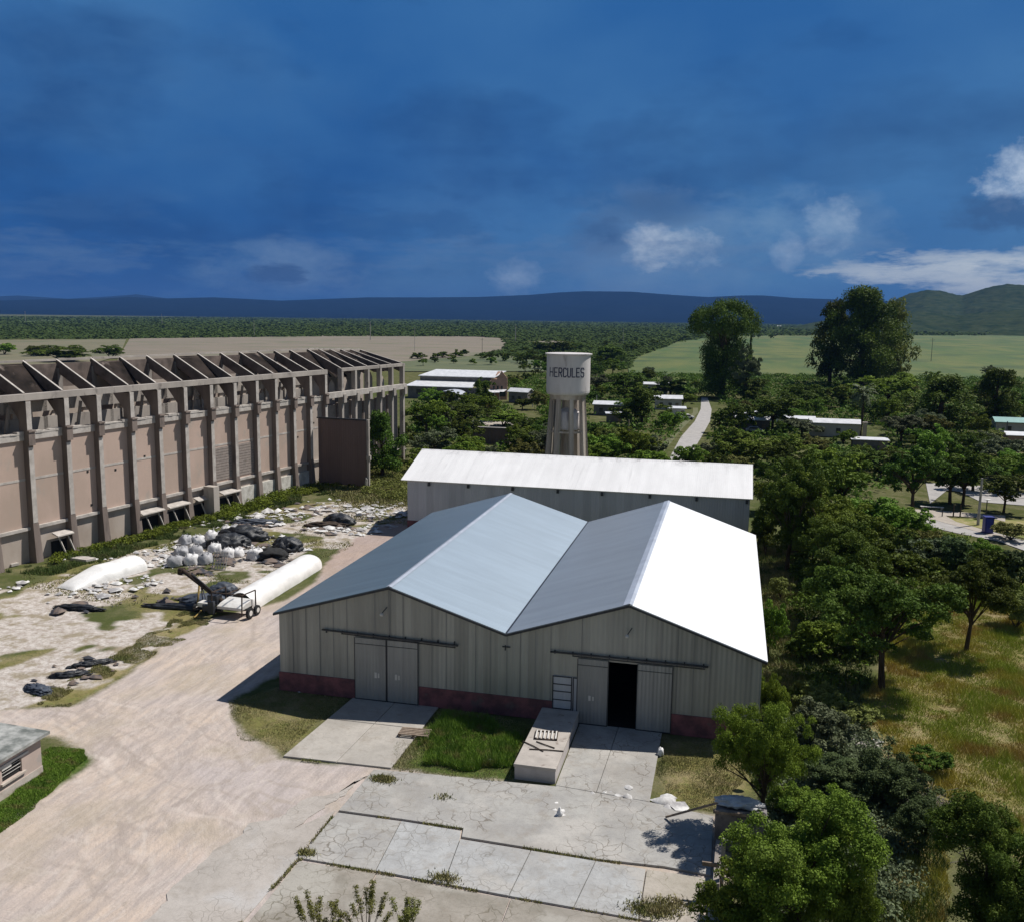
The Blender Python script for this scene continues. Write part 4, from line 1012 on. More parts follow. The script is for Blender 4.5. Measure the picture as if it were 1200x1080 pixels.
# ================================================================== bags, heaps, tarps
def ico(sub):
    bm = bmesh.new(); bmesh.ops.create_icosphere(bm, subdivisions=sub, radius=1)
    V = np.array([v.co[:] for v in bm.verts]); Fc = np.array([[v.index for v in f.verts] for f in bm.faces]); bm.free(); return V, Fc
ICO = {s_: ico(s_) for s_ in (2, 3, 4)}
def lump_mesh(name, sx, sy, sz, mat, seed, amp=.25, freq=1.6, sub=4, sharp=.6, flat_=True, smooth=True, box=0.0, ridged=False):
    V, Fc = ICO[sub]; V = V.copy()
    if box:
        p = 1/(np.abs(V)**box).sum(1)**(1/box); V = V*p[:, None]
    out = []
    for v in V:
        q = Vector(v)*freq+Vector((seed*3.1, seed*1.7, seed*.9))
        n = mnoise.noise(q)+.5*mnoise.noise(q*2.1)+.3*mnoise.noise(q*4.7)
        if ridged: n = .6-abs(n)*2
        out.append(n)
    V = V*(1+amp*np.array(out))[:, None]*np.array([sx, sy, sz])
    if flat_: V[:, 2] = np.maximum(V[:, 2], -sz*.15)+sz*.15
    me = np_mesh(name, V, Fc, mat)
    if smooth: me.polygons.foreach_set('use_smooth', [True]*len(me.polygons))
    return me
def lump(name, px, py, sx, sy, sz, mat, seed, label, cat, group=None, rz=0, z=0, world=None, **kw):
    p = G(px, py) if world is None else world
    o = add_obj(name, lump_mesh(name, sx, sy, sz, mat, seed, **kw), (p[0], p[1], z), rz)
    return tag(o, label, cat, group)

def silo(name, A, B_, r, hgt, label, taperA=2.2, taperB=1.5, flatA=True):
    A = np.array(A); B_ = np.array(B_); Ld = np.linalg.norm(B_-A); d = (B_-A)/Ld; s_ = np.array([d[1], -d[0]])
    n = 60; k = 28; V = []
    for i in range(n+1):
        u = Ld*i/n
        ta = min(1, u/taperA); tb = min(1, (Ld-u)/taperB)
        wv = (math.sqrt(max(0, 1-(1-tb)**2))*.9+.1)*(.78+.22*ta)
        hv = (math.sqrt(max(0, 1-(1-tb)**2)))*(ta**.6 if flatA else 1)
        hv = max(hv, .03)
        for j in range(k+1):
            a = PI*j/k
            c_ = math.cos(a); z = math.sin(a)
            wob_ = 1+.025*mnoise.noise(Vector((u*.9, a*1.5, r)))+.012*mnoise.noise(Vector((u*3, a*4, 2)))
            x = s_*(-c_)*r*wv*(1+.06*z)*wob_
            V.append((A[0]+d[0]*u+x[0], A[1]+d[1]*u+x[1], hgt*hv*wob_*(z**.82)-.02))
    V = np.array(V); idx = np.arange((n+1)*(k+1)).reshape(n+1, k+1)
    Fc = np.stack([idx[:-1,:-1], idx[:-1,1:], idx[1:,1:], idx[1:,:-1]], -1).reshape(-1, 4)
    me = np_mesh(name, V-np.array([A[0], A[1], 0]), Fc, M['white_plastic']); me.polygons.foreach_set('use_smooth', [True]*len(me.polygons))
    o = add_obj(name, me, (A[0], A[1], 0)); return o, A, d, s_
a1 = G(286, 713); a2 = G(370, 662)
so1, *_r = silo('silage_bag', (a1[0]-.3, a1[1]), (a2[0]-.3, a2[1]+.5), 1.45, 1.55, '', .2, 2.2, False)
tag(so1, 'long white silage bag running back along the dirt lane from the loading machine', 'silage bag')
b1 = G(76, 690); b2 = G(165, 664)
so2, *_r = silo('silage_bag', (b1[0], b1[1]), (b2[0], b2[1]), 1.6, 1.5, '', 4.0, .8, True)
tag(so2, 'shorter white silage bag with a pinched flat end lying nearest the old frame building', 'silage bag')

# big bags heap
def bulk_bag(px, py, s_, mat, label, z=0, seed=0, rz=None):
    p = G(px, py)
    t = thing('bulk_bag', label, 'bulk bag', (p[0], p[1], z), rz if rz is not None else random.uniform(0, 3), 'bulk bags heaped beside the old frame building')
    me = lump_mesh('sack', s_*.62, s_*.62, s_*.72, mat, seed, .24, 2.0, 3, box=3.2)
    add_obj('sack', me, parent=t)
    for a in (0, 1.57, 3.14, 4.71):
        mb = MB(); mb.tube([(.38*s_*math.cos(a+.5), .38*s_*math.sin(a+.5), s_*.75), (.30*s_*math.cos(a+.2), .30*s_*math.sin(a+.2), s_*.98), (.38*s_*math.cos(a), .38*s_*math.sin(a), s_*.75)], .03*s_, 5)
        o = mb.build('lifting_loop', mat); o.parent = t
    return t
SAME_G = 'crumpled grey white bulk bag in the open part of the heap, one of several alike'
bags = [(205,662,1.5,'bag_grey','grey bulk bag standing at the near left corner of the heap'),
 (224,660,1.5,'bag_white','pale upright bulk bag second from the left in the front row of the heap'),
 (240,659,1.5,'bag_grey','grey upright bulk bag just left of the barred rack in the heap'),
 (213,650,1.4,'bag_grey',SAME_G),(230,649,1.4,'bag_grey',SAME_G),(222,641,1.4,'bag_white',SAME_G),(236,640,1.3,'bag_grey',SAME_G),(246,633,1.3,'bag_grey',SAME_G),(252,646,1.4,'bag_white',SAME_G),(259,630,1.2,'bag_grey',SAME_G),(265,624,1.2,'bag_white',SAME_G),(275,623,1.2,'bag_grey',SAME_G),
 (300,654,1.6,'bag_white','round white bulk bag standing alone between the two black heaps'),
 (268,652,1.4,'bag_white','white bulk bag with upright loops in front of the first black heap'),(279,651,1.2,'bag_white','small white bulk bag right of the one with upright loops')]
for i, (px, py, s_, mt, lb) in enumerate(bags): bulk_bag(px, py, s_*.86, M[mt], lb, seed=i+1)
for i, (px, py, s_) in enumerate(((218,646,1.3),(233,645,1.2),(248,640,1.3))):
    bulk_bag(px, py, s_*.85, M['bag_white' if i else 'bag_grey'], 'bulk bag lying on top of the heap, one of three alike', z=1.0, seed=30+i)
lump('tarp_heap', 268, 640, 2.3, 1.7, 1.3, M['black_plastic'], 3, 'large black plastic covered heap in the middle of the bags, nearer one', 'tarp heap', rz=.4, amp=.30, freq=2.3, ridged=True)
lump('tarp_heap', 285, 632, 2.9, 1.6, 1.4, M['black_plastic'], 9, 'long black plastic covered heap at the back of the bags', 'tarp heap', rz=.3, amp=.30, freq=2.3, ridged=True)
lump('tarp_heap', 337, 644, 1.7, 1.3, 1.3, M['black_plastic'], 14, 'compact black plastic covered heap right of the round white bag', 'tarp heap', rz=.2, amp=.30, freq=2.3, ridged=True)
lump('tarp_heap', 316, 653, 1.9, 1.5, .9, M['rubber'], 17, 'low dark heap of scrap in front of the compact black heap', 'scrap heap', rz=.2, amp=.35, ridged=True)
lump('tarp_heap', 398, 613, 2.0, 1.3, 1.1, M['black_plastic'], 21, 'black covered heap alone beside the red lane, farthest from the camera', 'tarp heap', rz=.1, amp=.3, ridged=True)
lump('tarp_heap', 383, 616, 2.6, 1.0, .45, M['rust'], 27, 'flat brown scrap spread left of the farthest black heap', 'scrap heap', rz=.2, amp=.4, ridged=True)
lump('plastic_sheet', 93, 713, 2.2, .5, .32, M['black_plastic'], 41, 'crumpled black plastic lying on the pale slab below the shorter silage bag', 'plastic sheet', rz=.1, amp=.55, freq=2.2, ridged=True)
lump('plastic_sheet', 82, 791, 1.3, .42, .25, M['black_plastic'], 42, 'crumpled black plastic on the dry verge, middle one of three pieces', 'plastic sheet', rz=.5, amp=.5, freq=2.2, ridged=True)
lump('plastic_sheet', 108, 778, 1.5, .35, .25, M['black_plastic'], 47, 'crumpled black plastic on the dry verge, upper right of three pieces', 'plastic sheet', rz=.7, amp=.5, freq=2.2, ridged=True)
lump('plastic_sheet', 45, 808, 1.3, .6, .22, M['blue_plastic'], 43, 'dark bluish plastic on the dry verge above the hut, leftmost of three pieces', 'plastic sheet', rz=-.4, amp=.5, freq=2.2, ridged=True)
lump('plastic_sheet', 213, 712, 3.6, .55, .35, M['black_plastic'], 44, 'long black plastic tail trailing left from the loading machine', 'plastic sheet', rz=.10, amp=.3, freq=1.6, ridged=True)
lump('net_pile', 238, 704, 2.0, 1.5, .55, M['blue_plastic'], 45, 'blue grey netting piled behind the black plastic tail', 'net', rz=.2, amp=.3, ridged=True)
lump('net_pile', 262, 695, 1.4, 1.0, .9, M['blue_plastic'], 46, 'blue grey sheeting bunched behind the auger of the loading machine', 'net', rz=.2, amp=.3, ridged=True)
lump('rag_heap', 300, 612, 3.0, 1.2, .35, M['blue_plastic'], 52, 'flat navy and white rags spread at the back of the bag heap', 'rags', rz=.2, amp=.5, ridged=True)
_tp = G(836, 992)
lump('tarp', 858, 946, 1.1, .55, .22, M['bag_white'], 61, 'white crumpled tarpaulin lying on top of the grey ruined wall', 'tarp', z=2.2, world=(_tp[0]+1.2, _tp[1]+.75, 0), amp=.45, freq=2, ridged=True)
# barred rack leaning on the heap
rk = thing('barred_rack', 'pale barred metal rack leaning against the front of the bag heap', 'rack', tuple(G(256, 667)), .1)
mb = MB()
for x in np.linspace(-.75, .75, 6): mb.beam((x, 0, 0), (x, .9, 1.75), .07, .07)
o1 = mb.build('bar', M['pole']); o1.parent = rk
mb = MB()
for z in np.linspace(.05, 1.7, 6): mb.beam((-.8, z*.51-.05, z), (.8, z*.51-.05, z), .06, .06)
o1 = mb.build('crossbar', M['pole']); o1.parent = rk

# litter: countless scraps, one object
mb_v = []; mb_f = []; nn = 0
zone = gp((0,690),(190,640),(300,600),(470,585),(480,612),(430,630),(300,660),(200,680),(60,720))
pts = []
bb = np.array(zone)
while len(pts) < 900:
    x = rng.uniform(bb[:,0].min(), bb[:,0].max()); y = rng.uniform(bb[:,1].min(), bb[:,1].max())
    if inpoly(np.array([x]), np.array([y]), zone)[0] and fbm(np.array([x]), np.array([y]), 6, 91)[0] > .50: pts.append((x, y, min(1.3, rng.gamma(.9, .22)+.05)))
for px, py, n, sp in ((105,655,10,2),(130,653,6,2),(375,590,12,3),(400,600,22,4),(330,605,40,6),(195,662,12,2),(250,615,22,4),(445,600,25,4),(720,930,7,1),(790,945,9,1.0),(655,950,5,.6),(1010,868,22,1.3),(575,893,2,.2),(352,811,1,.2)):
    c0 = G(px, py)
    for _ in range(n): pts.append((c0[0]+rng.normal()*sp*.5, c0[1]+rng.normal()*sp*.35, rng.gamma(1.5, .15)+.06))
for x, y, s_ in pts:
    k = rng.integers(4, 7); a0 = rng.random()*6
    ring = [(x+s_*rng.uniform(.6, 1.2)*math.cos(a0+2*PI*i/k), y+s_*rng.uniform(.4, 1)*math.sin(a0+2*PI*i/k), .02+rng.random()*.12*s_*2) for i in range(k)]
    base = nn; mb_v += ring+[(x+rng.normal()*.1*s_, y+rng.normal()*.1*s_, .06+s_*rng.uniform(.15, .6))]; nn += k+1
    mb_f += [(base+i, base+(i+1) % k, base+k) for i in range(k)]
me = np_mesh('litter', np.array(mb_v), np.array(mb_f), simple('scattered_white_scraps', (.66, .65, .63), (.32, .31, .31), .9, .8, lo=.42, hi=.58))
tag(add_obj('litter', me), 'white scraps of torn bag and rubble littering the ground beside the old frame building', 'litter', kind='stuff')

mb_v = []; mb_f = []; nn = 0
for px, py, n, sp in ((262,655,60,3.2),(300,640,50,4),(235,668,30,2),(325,655,40,3),(390,618,40,3),(360,600,40,7),(280,612,50,5),(430,607,25,4),(215,705,20,2.5),(150,700,12,5),(90,712,10,2),(60,800,8,2),(105,782,12,2)):
    c0 = G(px, py)
    for _ in range(n):
        x, y = c0[0]+rng.normal()*sp*.5, c0[1]+rng.normal()*sp*.45; s_ = min(1.1, rng.gamma(1.1, .25)+.08); k = 5; a0 = rng.random()*6
        mb_v += [(x+s_*rng.uniform(.5, 1.3)*math.cos(a0+2*PI*i/k), y+s_*rng.uniform(.4, .9)*math.sin(a0+2*PI*i/k), .02+rng.random()*.2*s_) for i in range(k)]+[(x, y, .08+s_*rng.uniform(.1, .5))]
        mb_f += [(nn+i, nn+(i+1) % k, nn+k) for i in range(k)]; nn += k+1
tag(add_obj('scraps', np_mesh('scraps', np.array(mb_v), np.array(mb_f), simple('dark_scraps', (.03, .032, .04), (.16, .12, .095), .7, .7, lo=.45, hi=.55))), 'dark scraps of plastic and rusty metal scattered round the bag heap', 'scraps', kind='stuff')
# a few larger broken slabs by the first pillars
for i, (px, py, s_, lb) in enumerate(((98,656,1.3,'pale broken slab lying at the foot of the old pillars near the left edge'),(12,662,.9,'broken slab chunk at the foot of the old wall touching the left edge'),(205,606,1.0,'white slab chunk in the grass beneath the pillars above the bag heap'))):
    p = G(px, py); mb = MB()
    mb.prism([(p[0]-s_, p[1]-.4*s_), (p[0]+s_*.7, p[1]-.6*s_), (p[0]+s_, p[1]+.3*s_), (p[0]-.6*s_, p[1]+.5*s_)], 0, .32)
    o = mb.build('broken_slab', M['ledge'], bevel=.04); tag(o, lb, 'rubble')

# bagging machine with auger
mp = G(284, 717); mc = thing('grain_bagger', 'old grain bagging machine with a raised auger at the near end of the white bag', 'machine', (mp[0]-.3, mp[1]-1.0, 0), -.05)
def mpart(name, mb, mat, par=mc, **k):
    o = mb.build(name, mat, **k); o.parent = par; return o
mb = MB(); mb.poly_extrude([(-1.2,-.8,.75),(-1.2,1.2,.75),(-1.2,1.2,1.35),(-1.2,-.2,1.2),(-1.2,-.8,1.0)], (2.5,0,0)); mpart('hood', mb, M['white_paint'], bevel=.04)
mb = MB(); mb.box(-3.3,-1.95,-.7,.2,.7,1.1); mpart('hopper', mb, M['white_paint'], bevel=.03)
mb = MB()
for a, b2 in (((-3.8,-.6,.45),(1.7,-.6,.45)),((-3.8,.5,.45),(1.7,.5,.45)),((-3.6,-.6,.45),(-3.6,.5,.45)),((-1.55,-1.1,.4),(-1.55,-1.0,2.3)),((1.55,-1.1,.4),(1.55,-1.0,2.3)),((-1.55,-1.0,2.3),(1.55,-1.0,2.3)),((-1.55,1.2,.4),(-1.55,1.2,2.2)),((1.55,1.2,.4),(1.55,1.2,2.2)),((-1.55,1.2,2.2),(-1.55,-1.0,2.3)),((1.55,1.2,2.2),(1.55,-1.0,2.3)),((0,-1.0,2.3),(0,1.2,2.2))): mb.beam(a, b2, .09, .09)
mpart('chassis', mb, M['rust'])
mb = MB(); mb.tube([(-1.2,.3,1.0),(-3.8,1.1,2.05),(-6.6,1.9,3.15)], [.24,.21,.2], 12); mb.tube([(-6.45,1.85,3.1),(-6.9,2.0,3.1),(-7.0,2.0,2.7)], [.3,.3,.24], 10)
au = mpart('auger', mb, M['rust'])
mb = MB(); mb.beam((-1.6,.3,1.5),(-5.4,1.6,3.0),.08,.08); mb.beam((-3.3,.2,.6),(-4.2,1.25,2.1),.08,.08); mb.beam((-3.3,.9,.6),(-4.2,1.25,2.1),.08,.08); mpart('brace', mb, M['steel'], au).parent = au
for x, y, r in ((1.85,-.3,.5),(1.85,.9,.45),(-1.85,.9,.45),(-3.9,-.1,.35)):
    mb = MB(); mb.tube([(x-.12,y,r),(x+.12,y,r)], r, 20); wh = mpart('wheel', mb, M['rubber'])
    mb = MB(); mb.tube([(x-.14,y,r),(x+.14,y,r)], r*.5, 14); q = mb.build('rim', M['white_paint']); q.parent = wh
mb = MB(); mb.box(-2.6,-1.6,-.2,.7,.9,1.7); mb.box(-1.9,-1.3,-1.2,-.85,.3,1.5); mb.box(-2.5,-1.8,-1.15,-.91,.5,1.1); mpart('gearbox', mb, M['steel'], bevel=.05)
mb = MB(); mb.tube([(-4.2,.6,.4),(-4.6,1.6,2.2)], .09, 6); mb.tube([(-2.7,-1.0,.5),(-2.8,-1.9,.1)], .06, 6); mb.beam((-3.1,-1.6,.08),(-2.4,-1.6,.08),.08,.08); mpart('drawbar', mb, M['yellow_paint'])

# small rags by the doors
lump('plastic_bag', 372, 809, .35,.3,.45, M['bag_grey'], 71, 'grey plastic bag against the maroon plinth, left of a pair', 'plastic bag', world=G(372,809), amp=.4, sub=3)
lump('plastic_bag', 385, 811, .45,.3,.35, M['bag_white'], 72, 'white plastic bag against the maroon plinth, right of a pair', 'plastic bag', amp=.4, sub=3)
lump('plastic_bag', 777, 849, .25,.25,.7, M['bag_white'], 73, 'white rag bundle standing at the foot of the right sliding door', 'plastic bag', amp=.4, sub=3)
lump('plastic_bag', 774, 884, .2,.2,.45, M['bag_white'], 74, 'small white rag at the edge of the ramp in sunlight', 'plastic bag', amp=.4, sub=3)
lump('plastic_bag', 656, 956, .18,.15,.4, M['bag_white'], 75, 'small white scrap standing in the middle of the concrete apron', 'plastic bag', amp=.4, sub=3)
lump('plastic_bag', 878, 922, .28,.2,.4, M['bag_white'], 76, 'white scrap caught in the bushes beside the tarpaulin', 'plastic bag', z=1.0, amp=.4, sub=3)
lump('plastic_bag', 1094, 968, .3,.5,.25, M['bag_white'], 77, 'white scrap lying on the heap of cut branches', 'plastic bag', z=.7, amp=.4, sub=3)

# ruined wall block, post at lower right
rw = thing('ruined_wall', 'short grey ruined wall block at the right edge of the concrete apron', 'wall', tuple(G(852, 985)))
c0 = G(836, 992); 
mb = MB(); mb.prism([(c0[0], c0[1]-.2), (c0[0]+2.6, c0[1]-.2), (c0[0]+2.6, c0[1]+1.1), (c0[0]+.1, c0[1]+1.1)], 0, 2.1); mb.build('block', simple('sooty_concrete', (.24,.22,.22), (.10,.095,.10), .9, .9, c3=(.05,.05,.055), s3=1.2), rw, bevel=.05)
mb = MB(); mb.beam((c0[0]-.1, c0[1]-.3, 2.17), (c0[0]+2.5, c0[1]-.25, 2.2), .25, .14); mb.beam((c0[0]-2.6, c0[1]+2.1, .15), (c0[0]+.1, c0[1]+.7, 2.1), .1, .1); mb.build('plank', M['wood'], rw)
pp = G(845, 1048); post = thing('post', 'thin grey concrete post with two short arms at the lower right of the apron', 'post', tuple(pp))
mb = MB(); mb.box(-.09,.09,-.09,.09,0,2.9); o1 = mb.build('shaft', M['pole']); o1.parent = post
for z, a, b2 in ((2.85,-.15,.5),(1.55,-.1,.6)):
    mb = MB(); mb.box(a,b2,-.14,-.092,z,z+.07); o1 = mb.build('arm', M['white_trim']); o1.parent = post
mb = MB(); mb.box(-.95,-.15,-.3,-.22,1.55,1.75); o1 = mb.build('board', M['wood']); o1.parent = post
cb0 = thing('low_wall', 'low sooty retaining wall in the tree shade beside the thin grey post', 'wall', tuple(G(838,1020)))
a_ = G(838,1000); b_ = G(832,1052)
mb = MB(); mb.beam((a_[0]+.15,a_[1],.35),(b_[0]+.25,b_[1],.35),.3,.9); mb.build('body', M['conc_dark'], cb0)

# ================================================================== far hall, houses, street things
hall = thing('brick_hall', 'long low factory hall with two pale roofs and a faded brick gable', 'factory hall', tuple(G(530, 462)))
HYY = 296.0
def hx(px, py=455): return onY(px, py, HYY)[0]
x0, x1, x2, x3 = hx(478), hx(547), hx(484), hx(571)
mb = MB(); mb.box(x0, hx(560), HYY, HYY+.3, 0, 3.9); mb.build('front_wall', M['house_dark'], hall)
mb = MB(); mb.poly_extrude([(x0-1, HYY-.6, 3.9), (x1+2, HYY-.6, 3.9), (x1+2, HYY+7, 5.3), (x0+.8, HYY+7, 5.3)], (0,0,.2)); mb.build('front_roof', M['tin'], hall)
mb = MB(); mb.box(x2, x3, HYY+7.3, HYY+7.6, 3.9, 7.0); mb.build('clerestory', M['house_dark'], hall)
mb = MB(); mb.poly_extrude([(x2-.6, HYY+7, 6.9), (x3+.5, HYY+7, 6.9), (x3+2.5, HYY+16, 8.7), (x2+3, HYY+16, 8.7)], (0,0,.2)); mb.build('rear_roof', M['tin'], hall)
mb = MB(); gx0, gx1, gx2 = hx(572), hx(590), hx(583)
mb.poly_extrude([(gx0, HYY+2, 0), (gx0+.4, HYY+17, 0), (gx0+.4, HYY+17, 8.6), (gx0+.2, HYY+12, 8.9), (gx0, HYY+7, 6.4), (gx0, HYY+2, 6.2)], (.35,0,0)); mb.build('side_wall', M['brick'], hall)
mb = MB(); mb.poly_extrude([(gx0+.4, HYY+2, 0), (gx1, HYY+5, 0), (gx1, HYY+5, 7.2), ((gx0+gx1)/2+1, HYY+3.5, 9.6), (gx0+2.2, HYY+3, 6.8), (gx0+.4, HYY+2, 7.0)], (0,.35,0)); gw = mb.build('gable_wall', M['brick'], hall)
for k in range(3):
    x = gx0+1.2+k*1.2; mb = MB(); mb.box(x, x+.6, HYY+1.6+k*.6, HYY+1.9+k*.6, 3.5, 4.7); mb.build('window', M['glassd'], hall)
for k in range(9):
    x = x0+3+k*3.6; mb = MB(); mb.box(x, x+2.0, HYY-.05, HYY-.002, 1.4, 3.0); mb.build('window', M['glassd'], hall)
mb = MB(); mb.poly_extrude([(gx0-1, HYY-3.5, 2.6), (gx1-.5, HYY+1, 2.6), (gx1, HYY+4.5, 3.3), (gx0, HYY+1.5, 3.3)], (0,0,.15)); mb.build('lean_to_roof', M['tin'], hall)
mb = MB()
for k in range(4): x = gx0-.5+k*1.4; mb.box(x, x+.2, HYY-3+k*1.1, HYY-2.8+k*1.1, 0, 2.6)
mb.build('lean_to_post', M['conc'], hall)
bs = G(528, 470); brl = thing('barrel_shed', 'small grey barrel roofed shed in front of the long factory hall', 'shed', tuple(bs))
mb = MB(); n = 12
for k in range(n):
    a, b2 = PI*k/n, PI*(k+1)/n
    mb.poly_extrude([(-4*math.cos(a), -4, 1.8+1.6*math.sin(a)), (-4*math.cos(b2), -4, 1.8+1.6*math.sin(b2)), (-4*math.cos(b2), 5, 1.8+1.6*math.sin(b2)), (-4*math.cos(a), 5, 1.8+1.6*math.sin(a))], (0,0,.1))
o1 = mb.build('roof', M['shed_wall']); o1.parent = brl
mb = MB(); mb.box(-3.8,3.8,-3.8,-3.6,0,2.6); mb.box(-3.8,-3.6,-3.59,4.8,0,1.9); mb.box(3.6,3.8,-3.59,4.8,0,1.9); o1 = mb.build('wall', M['house_dark']); o1.parent = brl

def house(px, py, w_, d_, h, rh, roofm, wallm, label, rz=0, kind='gable', name='house', nwin=2, cat='house'):
    if py > 430: d_ *= .6; rh *= .65
    p = G(px, py); t = thing(name, label, cat, tuple(p), rz)
    mb = MB(); mb.box(-w_/2, w_/2, 0, d_, 0, h)
    o = mb.build('wall', wallm); o.parent = t
    mb = MB(); e = .4
    if kind == 'gable':
        mb.poly_extrude([(-w_/2-e,-e,h-.05),(w_/2+e,-e,h-.05),(w_/2+e,d_/2,h+rh),(-w_/2-e,d_/2,h+rh)], (0,0,.14))
        mb.poly_extrude([(-w_/2-e,d_/2,h+rh),(w_/2+e,d_/2,h+rh),(w_/2+e,d_+e,h-.05),(-w_/2-e,d_+e,h-.05)], (0,0,.14))
    elif kind == 'side':
        mb.poly_extrude([(-w_/2-e,-e,h-.05),(0,-e,h+rh),(0,d_+e,h+rh),(-w_/2-e,d_+e,h-.05)], (0,0,.14))
        mb.poly_extrude([(0,-e,h+rh),(w_/2+e,-e,h-.05),(w_/2+e,d_+e,h-.05),(0,d_+e,h+rh)], (0,0,.14))
    else:
        mb.poly_extrude([(-w_/2-e,-e,h+.02),(w_/2+e,-e,h+.02),(w_/2+e,d_+e,h+rh),(-w_/2-e,d_+e,h+rh)], (0,0,.14))
    o = mb.build('roof', roofm); o.parent = t
    if kind == 'gable':
        for sgn in (-1, 1):
            mb = MB(); mb.poly_extrude([(sgn*w_/2,0,h),(sgn*w_/2,d_,h),(sgn*w_/2,d_/2,h+rh-.05)], (-sgn*.15,0,0)); q = mb.build('gable', wallm); q.parent = t
    elif kind == 'side':
        mb = MB(); mb.poly_extrude([(-w_/2,0,h),(w_/2,0,h),(0,0,h+rh-.05)], (0,.15,0)); q = mb.build('gable', wallm); q.parent = t
    for k in range(nwin):
        x = -w_/2+w_*(k+.7)/(nwin+1); mb = MB(); mb.box(x-.5, x+.5, -.06, -.003, 1.0, 2.1); q = mb.build('window', M['glassd']); q.parent = t
    mb = MB(); x = w_/2-w_*.18; mb.box(x-.45, x+.45, -.06, -.003, 0, 2.05); q = mb.build('door', M['wood']); q.parent = t
    return t
house(607, 472, 7, 6, 3.4, 1.6, M['tin'], M['house_dark'], 'small brown house with a pale roof right of the brick gable', -.3, 'gable')
house(714, 487, 9, 9, 3.0, 1.2, M['tin'], M['house_dark'], 'low house with a striped pale roof right of the water tank', 0, 'gable')
house(720, 495, 4, 4, 2.2, .3, M['tin'], M['house_dark'], 'tiny outbuilding with a white lid roof in front of the striped roof house', .2, 'flat', 'outbuilding', 0, 'outbuilding')
house(768, 461, 9, 8, 3.2, 1.0, M['tin'], M['house_wall'], 'pale roof just showing above the trees left of the village road', 0, 'gable')
house(783, 480, 8, 8, 3.2, 1.4, M['tin'], M['house_wall'], 'white roofed house right behind the carport beside the village road', .1, 'gable')
house(793, 490, 4.5, 6, 2.6, .4, M['tin'], M['white_trim'], 'flat roofed white carport closest to the village road', .1, 'flat', 'carport', 0, 'carport')
house(882, 506, 8, 7, 2.9, 1.2, M['tin'], M['house_dark'], 'dark fronted house with a white gable right of the village road', 0, 'gable')
house(873, 499, 6, 6, 3.2, .4, M['tin'], M['house_dark'], 'long pale flat roof just left of the dark fronted house', 0, 'flat')
house(932, 503, 9, 7, 2.6, .8, M['tin'], M['white_trim'], 'house with white walls half hidden beneath the dark tree', 0, 'gable')
house(978, 512, 11, 8, 3.2, 1.2, M['tin'], M['house_wall'], 'house with a wide pale sloping roof and dark garage opening left of the palm', 0, 'gable')
house(1019, 528, 7, 5, 2.2, .3, M['tin'], M['house_dark'], 'low white sheet roof below the palm tree', 0, 'flat', 'outbuilding', 0, 'outbuilding')
house(1200, 510, 13, 8, 3.0, 1.5, M['tin_teal'], M['house_wall'], 'house with a teal green metal roof at the right edge', 0, 'gable')
house(1203, 527, 8, 6, 3.0, .9, M['tin'], M['brick'], 'brick house with a white roof below the teal roofed one', 0, 'gable')
house(1012, 384, 26, 16, 5, 3, M['tin'], M['house_wall'], 'distant pale barn at the far edge of the meadow behind the tall tree', 0, 'gable', 'barn', 0, 'barn')
house(953, 384, 22, 14, 5, 3, M['tin'], M['house_wall'], 'distant white house at the far edge of the meadow left of the tallest tree', 0, 'gable', 'house', 0)
house(913, 384, 16, 12, 5, 3, M['tin'], M['tile'], 'distant small roof at the far edge of the meadow behind the cypress', 0, 'gable', 'house', 0)
house(1185, 388, 60, 20, 4, 3, M['tin'], M['house_wall'], 'long distant pale shed at the foot of the right hand hills', 0, 'gable', 'shed', 0, 'shed')
ru = thing('ruined_shack', 'roofless dark brick shack among the bushes behind the white shed', 'ruin', tuple(G(575, 520)))
mb = MB()
for b_ in ((-4,4,0,.3,0,3.4),(-4,-3.7,.31,6,0,3),(3.7,4,.31,6,0,3.4),(-4,4,6.01,6.3,0,2.6)): mb.box(*b_)
o1 = mb.build('wall', M['panelbrown']); o1.parent = ru
mb = MB(); mb.box(-4.2,4.2,-.2,.5,3.41,3.6); o1 = mb.build('lintel', M['ledge']); o1.parent = ru
for x in (978+28, 978+35):
    p = G(x, 512); mb = MB(); mb.box(p[0]-.45,p[0]+.45,p[1],p[1]+.8,0,3.2); mb.box(p[0]-.6,p[0]+.6,p[1]-.1,p[1]+.9,3.21,3.5)
    tag(mb.build('gate_pillar', M['pink_hut_base']), 'cream gate pillar %s the palm trunk' % ('just left of' if x < 1010 else 'just right of'), 'pillar', 'gate pillars beside the palm')
# far power poles
poles = [(190,382,368,'leftmost tall power pole on the far plain'),(298,395,376,'power pole standing at the far edge of the ploughed field, left one'),(434,399,377,'thick pale power pole in the middle of the ploughed field edge'),(486,412,384,'thin pole standing in the ploughed field right of the thick one'),(604,402,381,'pale power pole above the right tip of the ploughed field'),(730,403,384,'grey power pole beside the green strip right of the water tank'),(30,378,365,'small pole at the left edge of the far plain'),(565,417,396,'dark thin pole with cross arms inside the ploughed field'),(1091,424,396,'dark thin pole standing in the green meadow on the right')]
for bx, by, ty, lb in poles:
    p = G(bx, by); h = htop(p, ty); wd_ = p[1]/1500*.75 if bx in (434, 604) else p[1]/1500*.4
    t = thing('power_pole', lb, 'power pole', tuple(p), 0, 'power poles across the plain')
    mb = MB(); mb.tube([(0,0,0),(0,0,h)], [wd_, wd_*.6], 8); o1 = mb.build('shaft', M['pole'] if bx not in (565, 1091) else M['steel']); o1.parent = t
    mb = MB(); mb.box(-h*.09, h*.09, -.1, .1, h*.9, h*.9+wd_*.8); o1 = mb.build('cross_arm', M['steel']); o1.parent = t
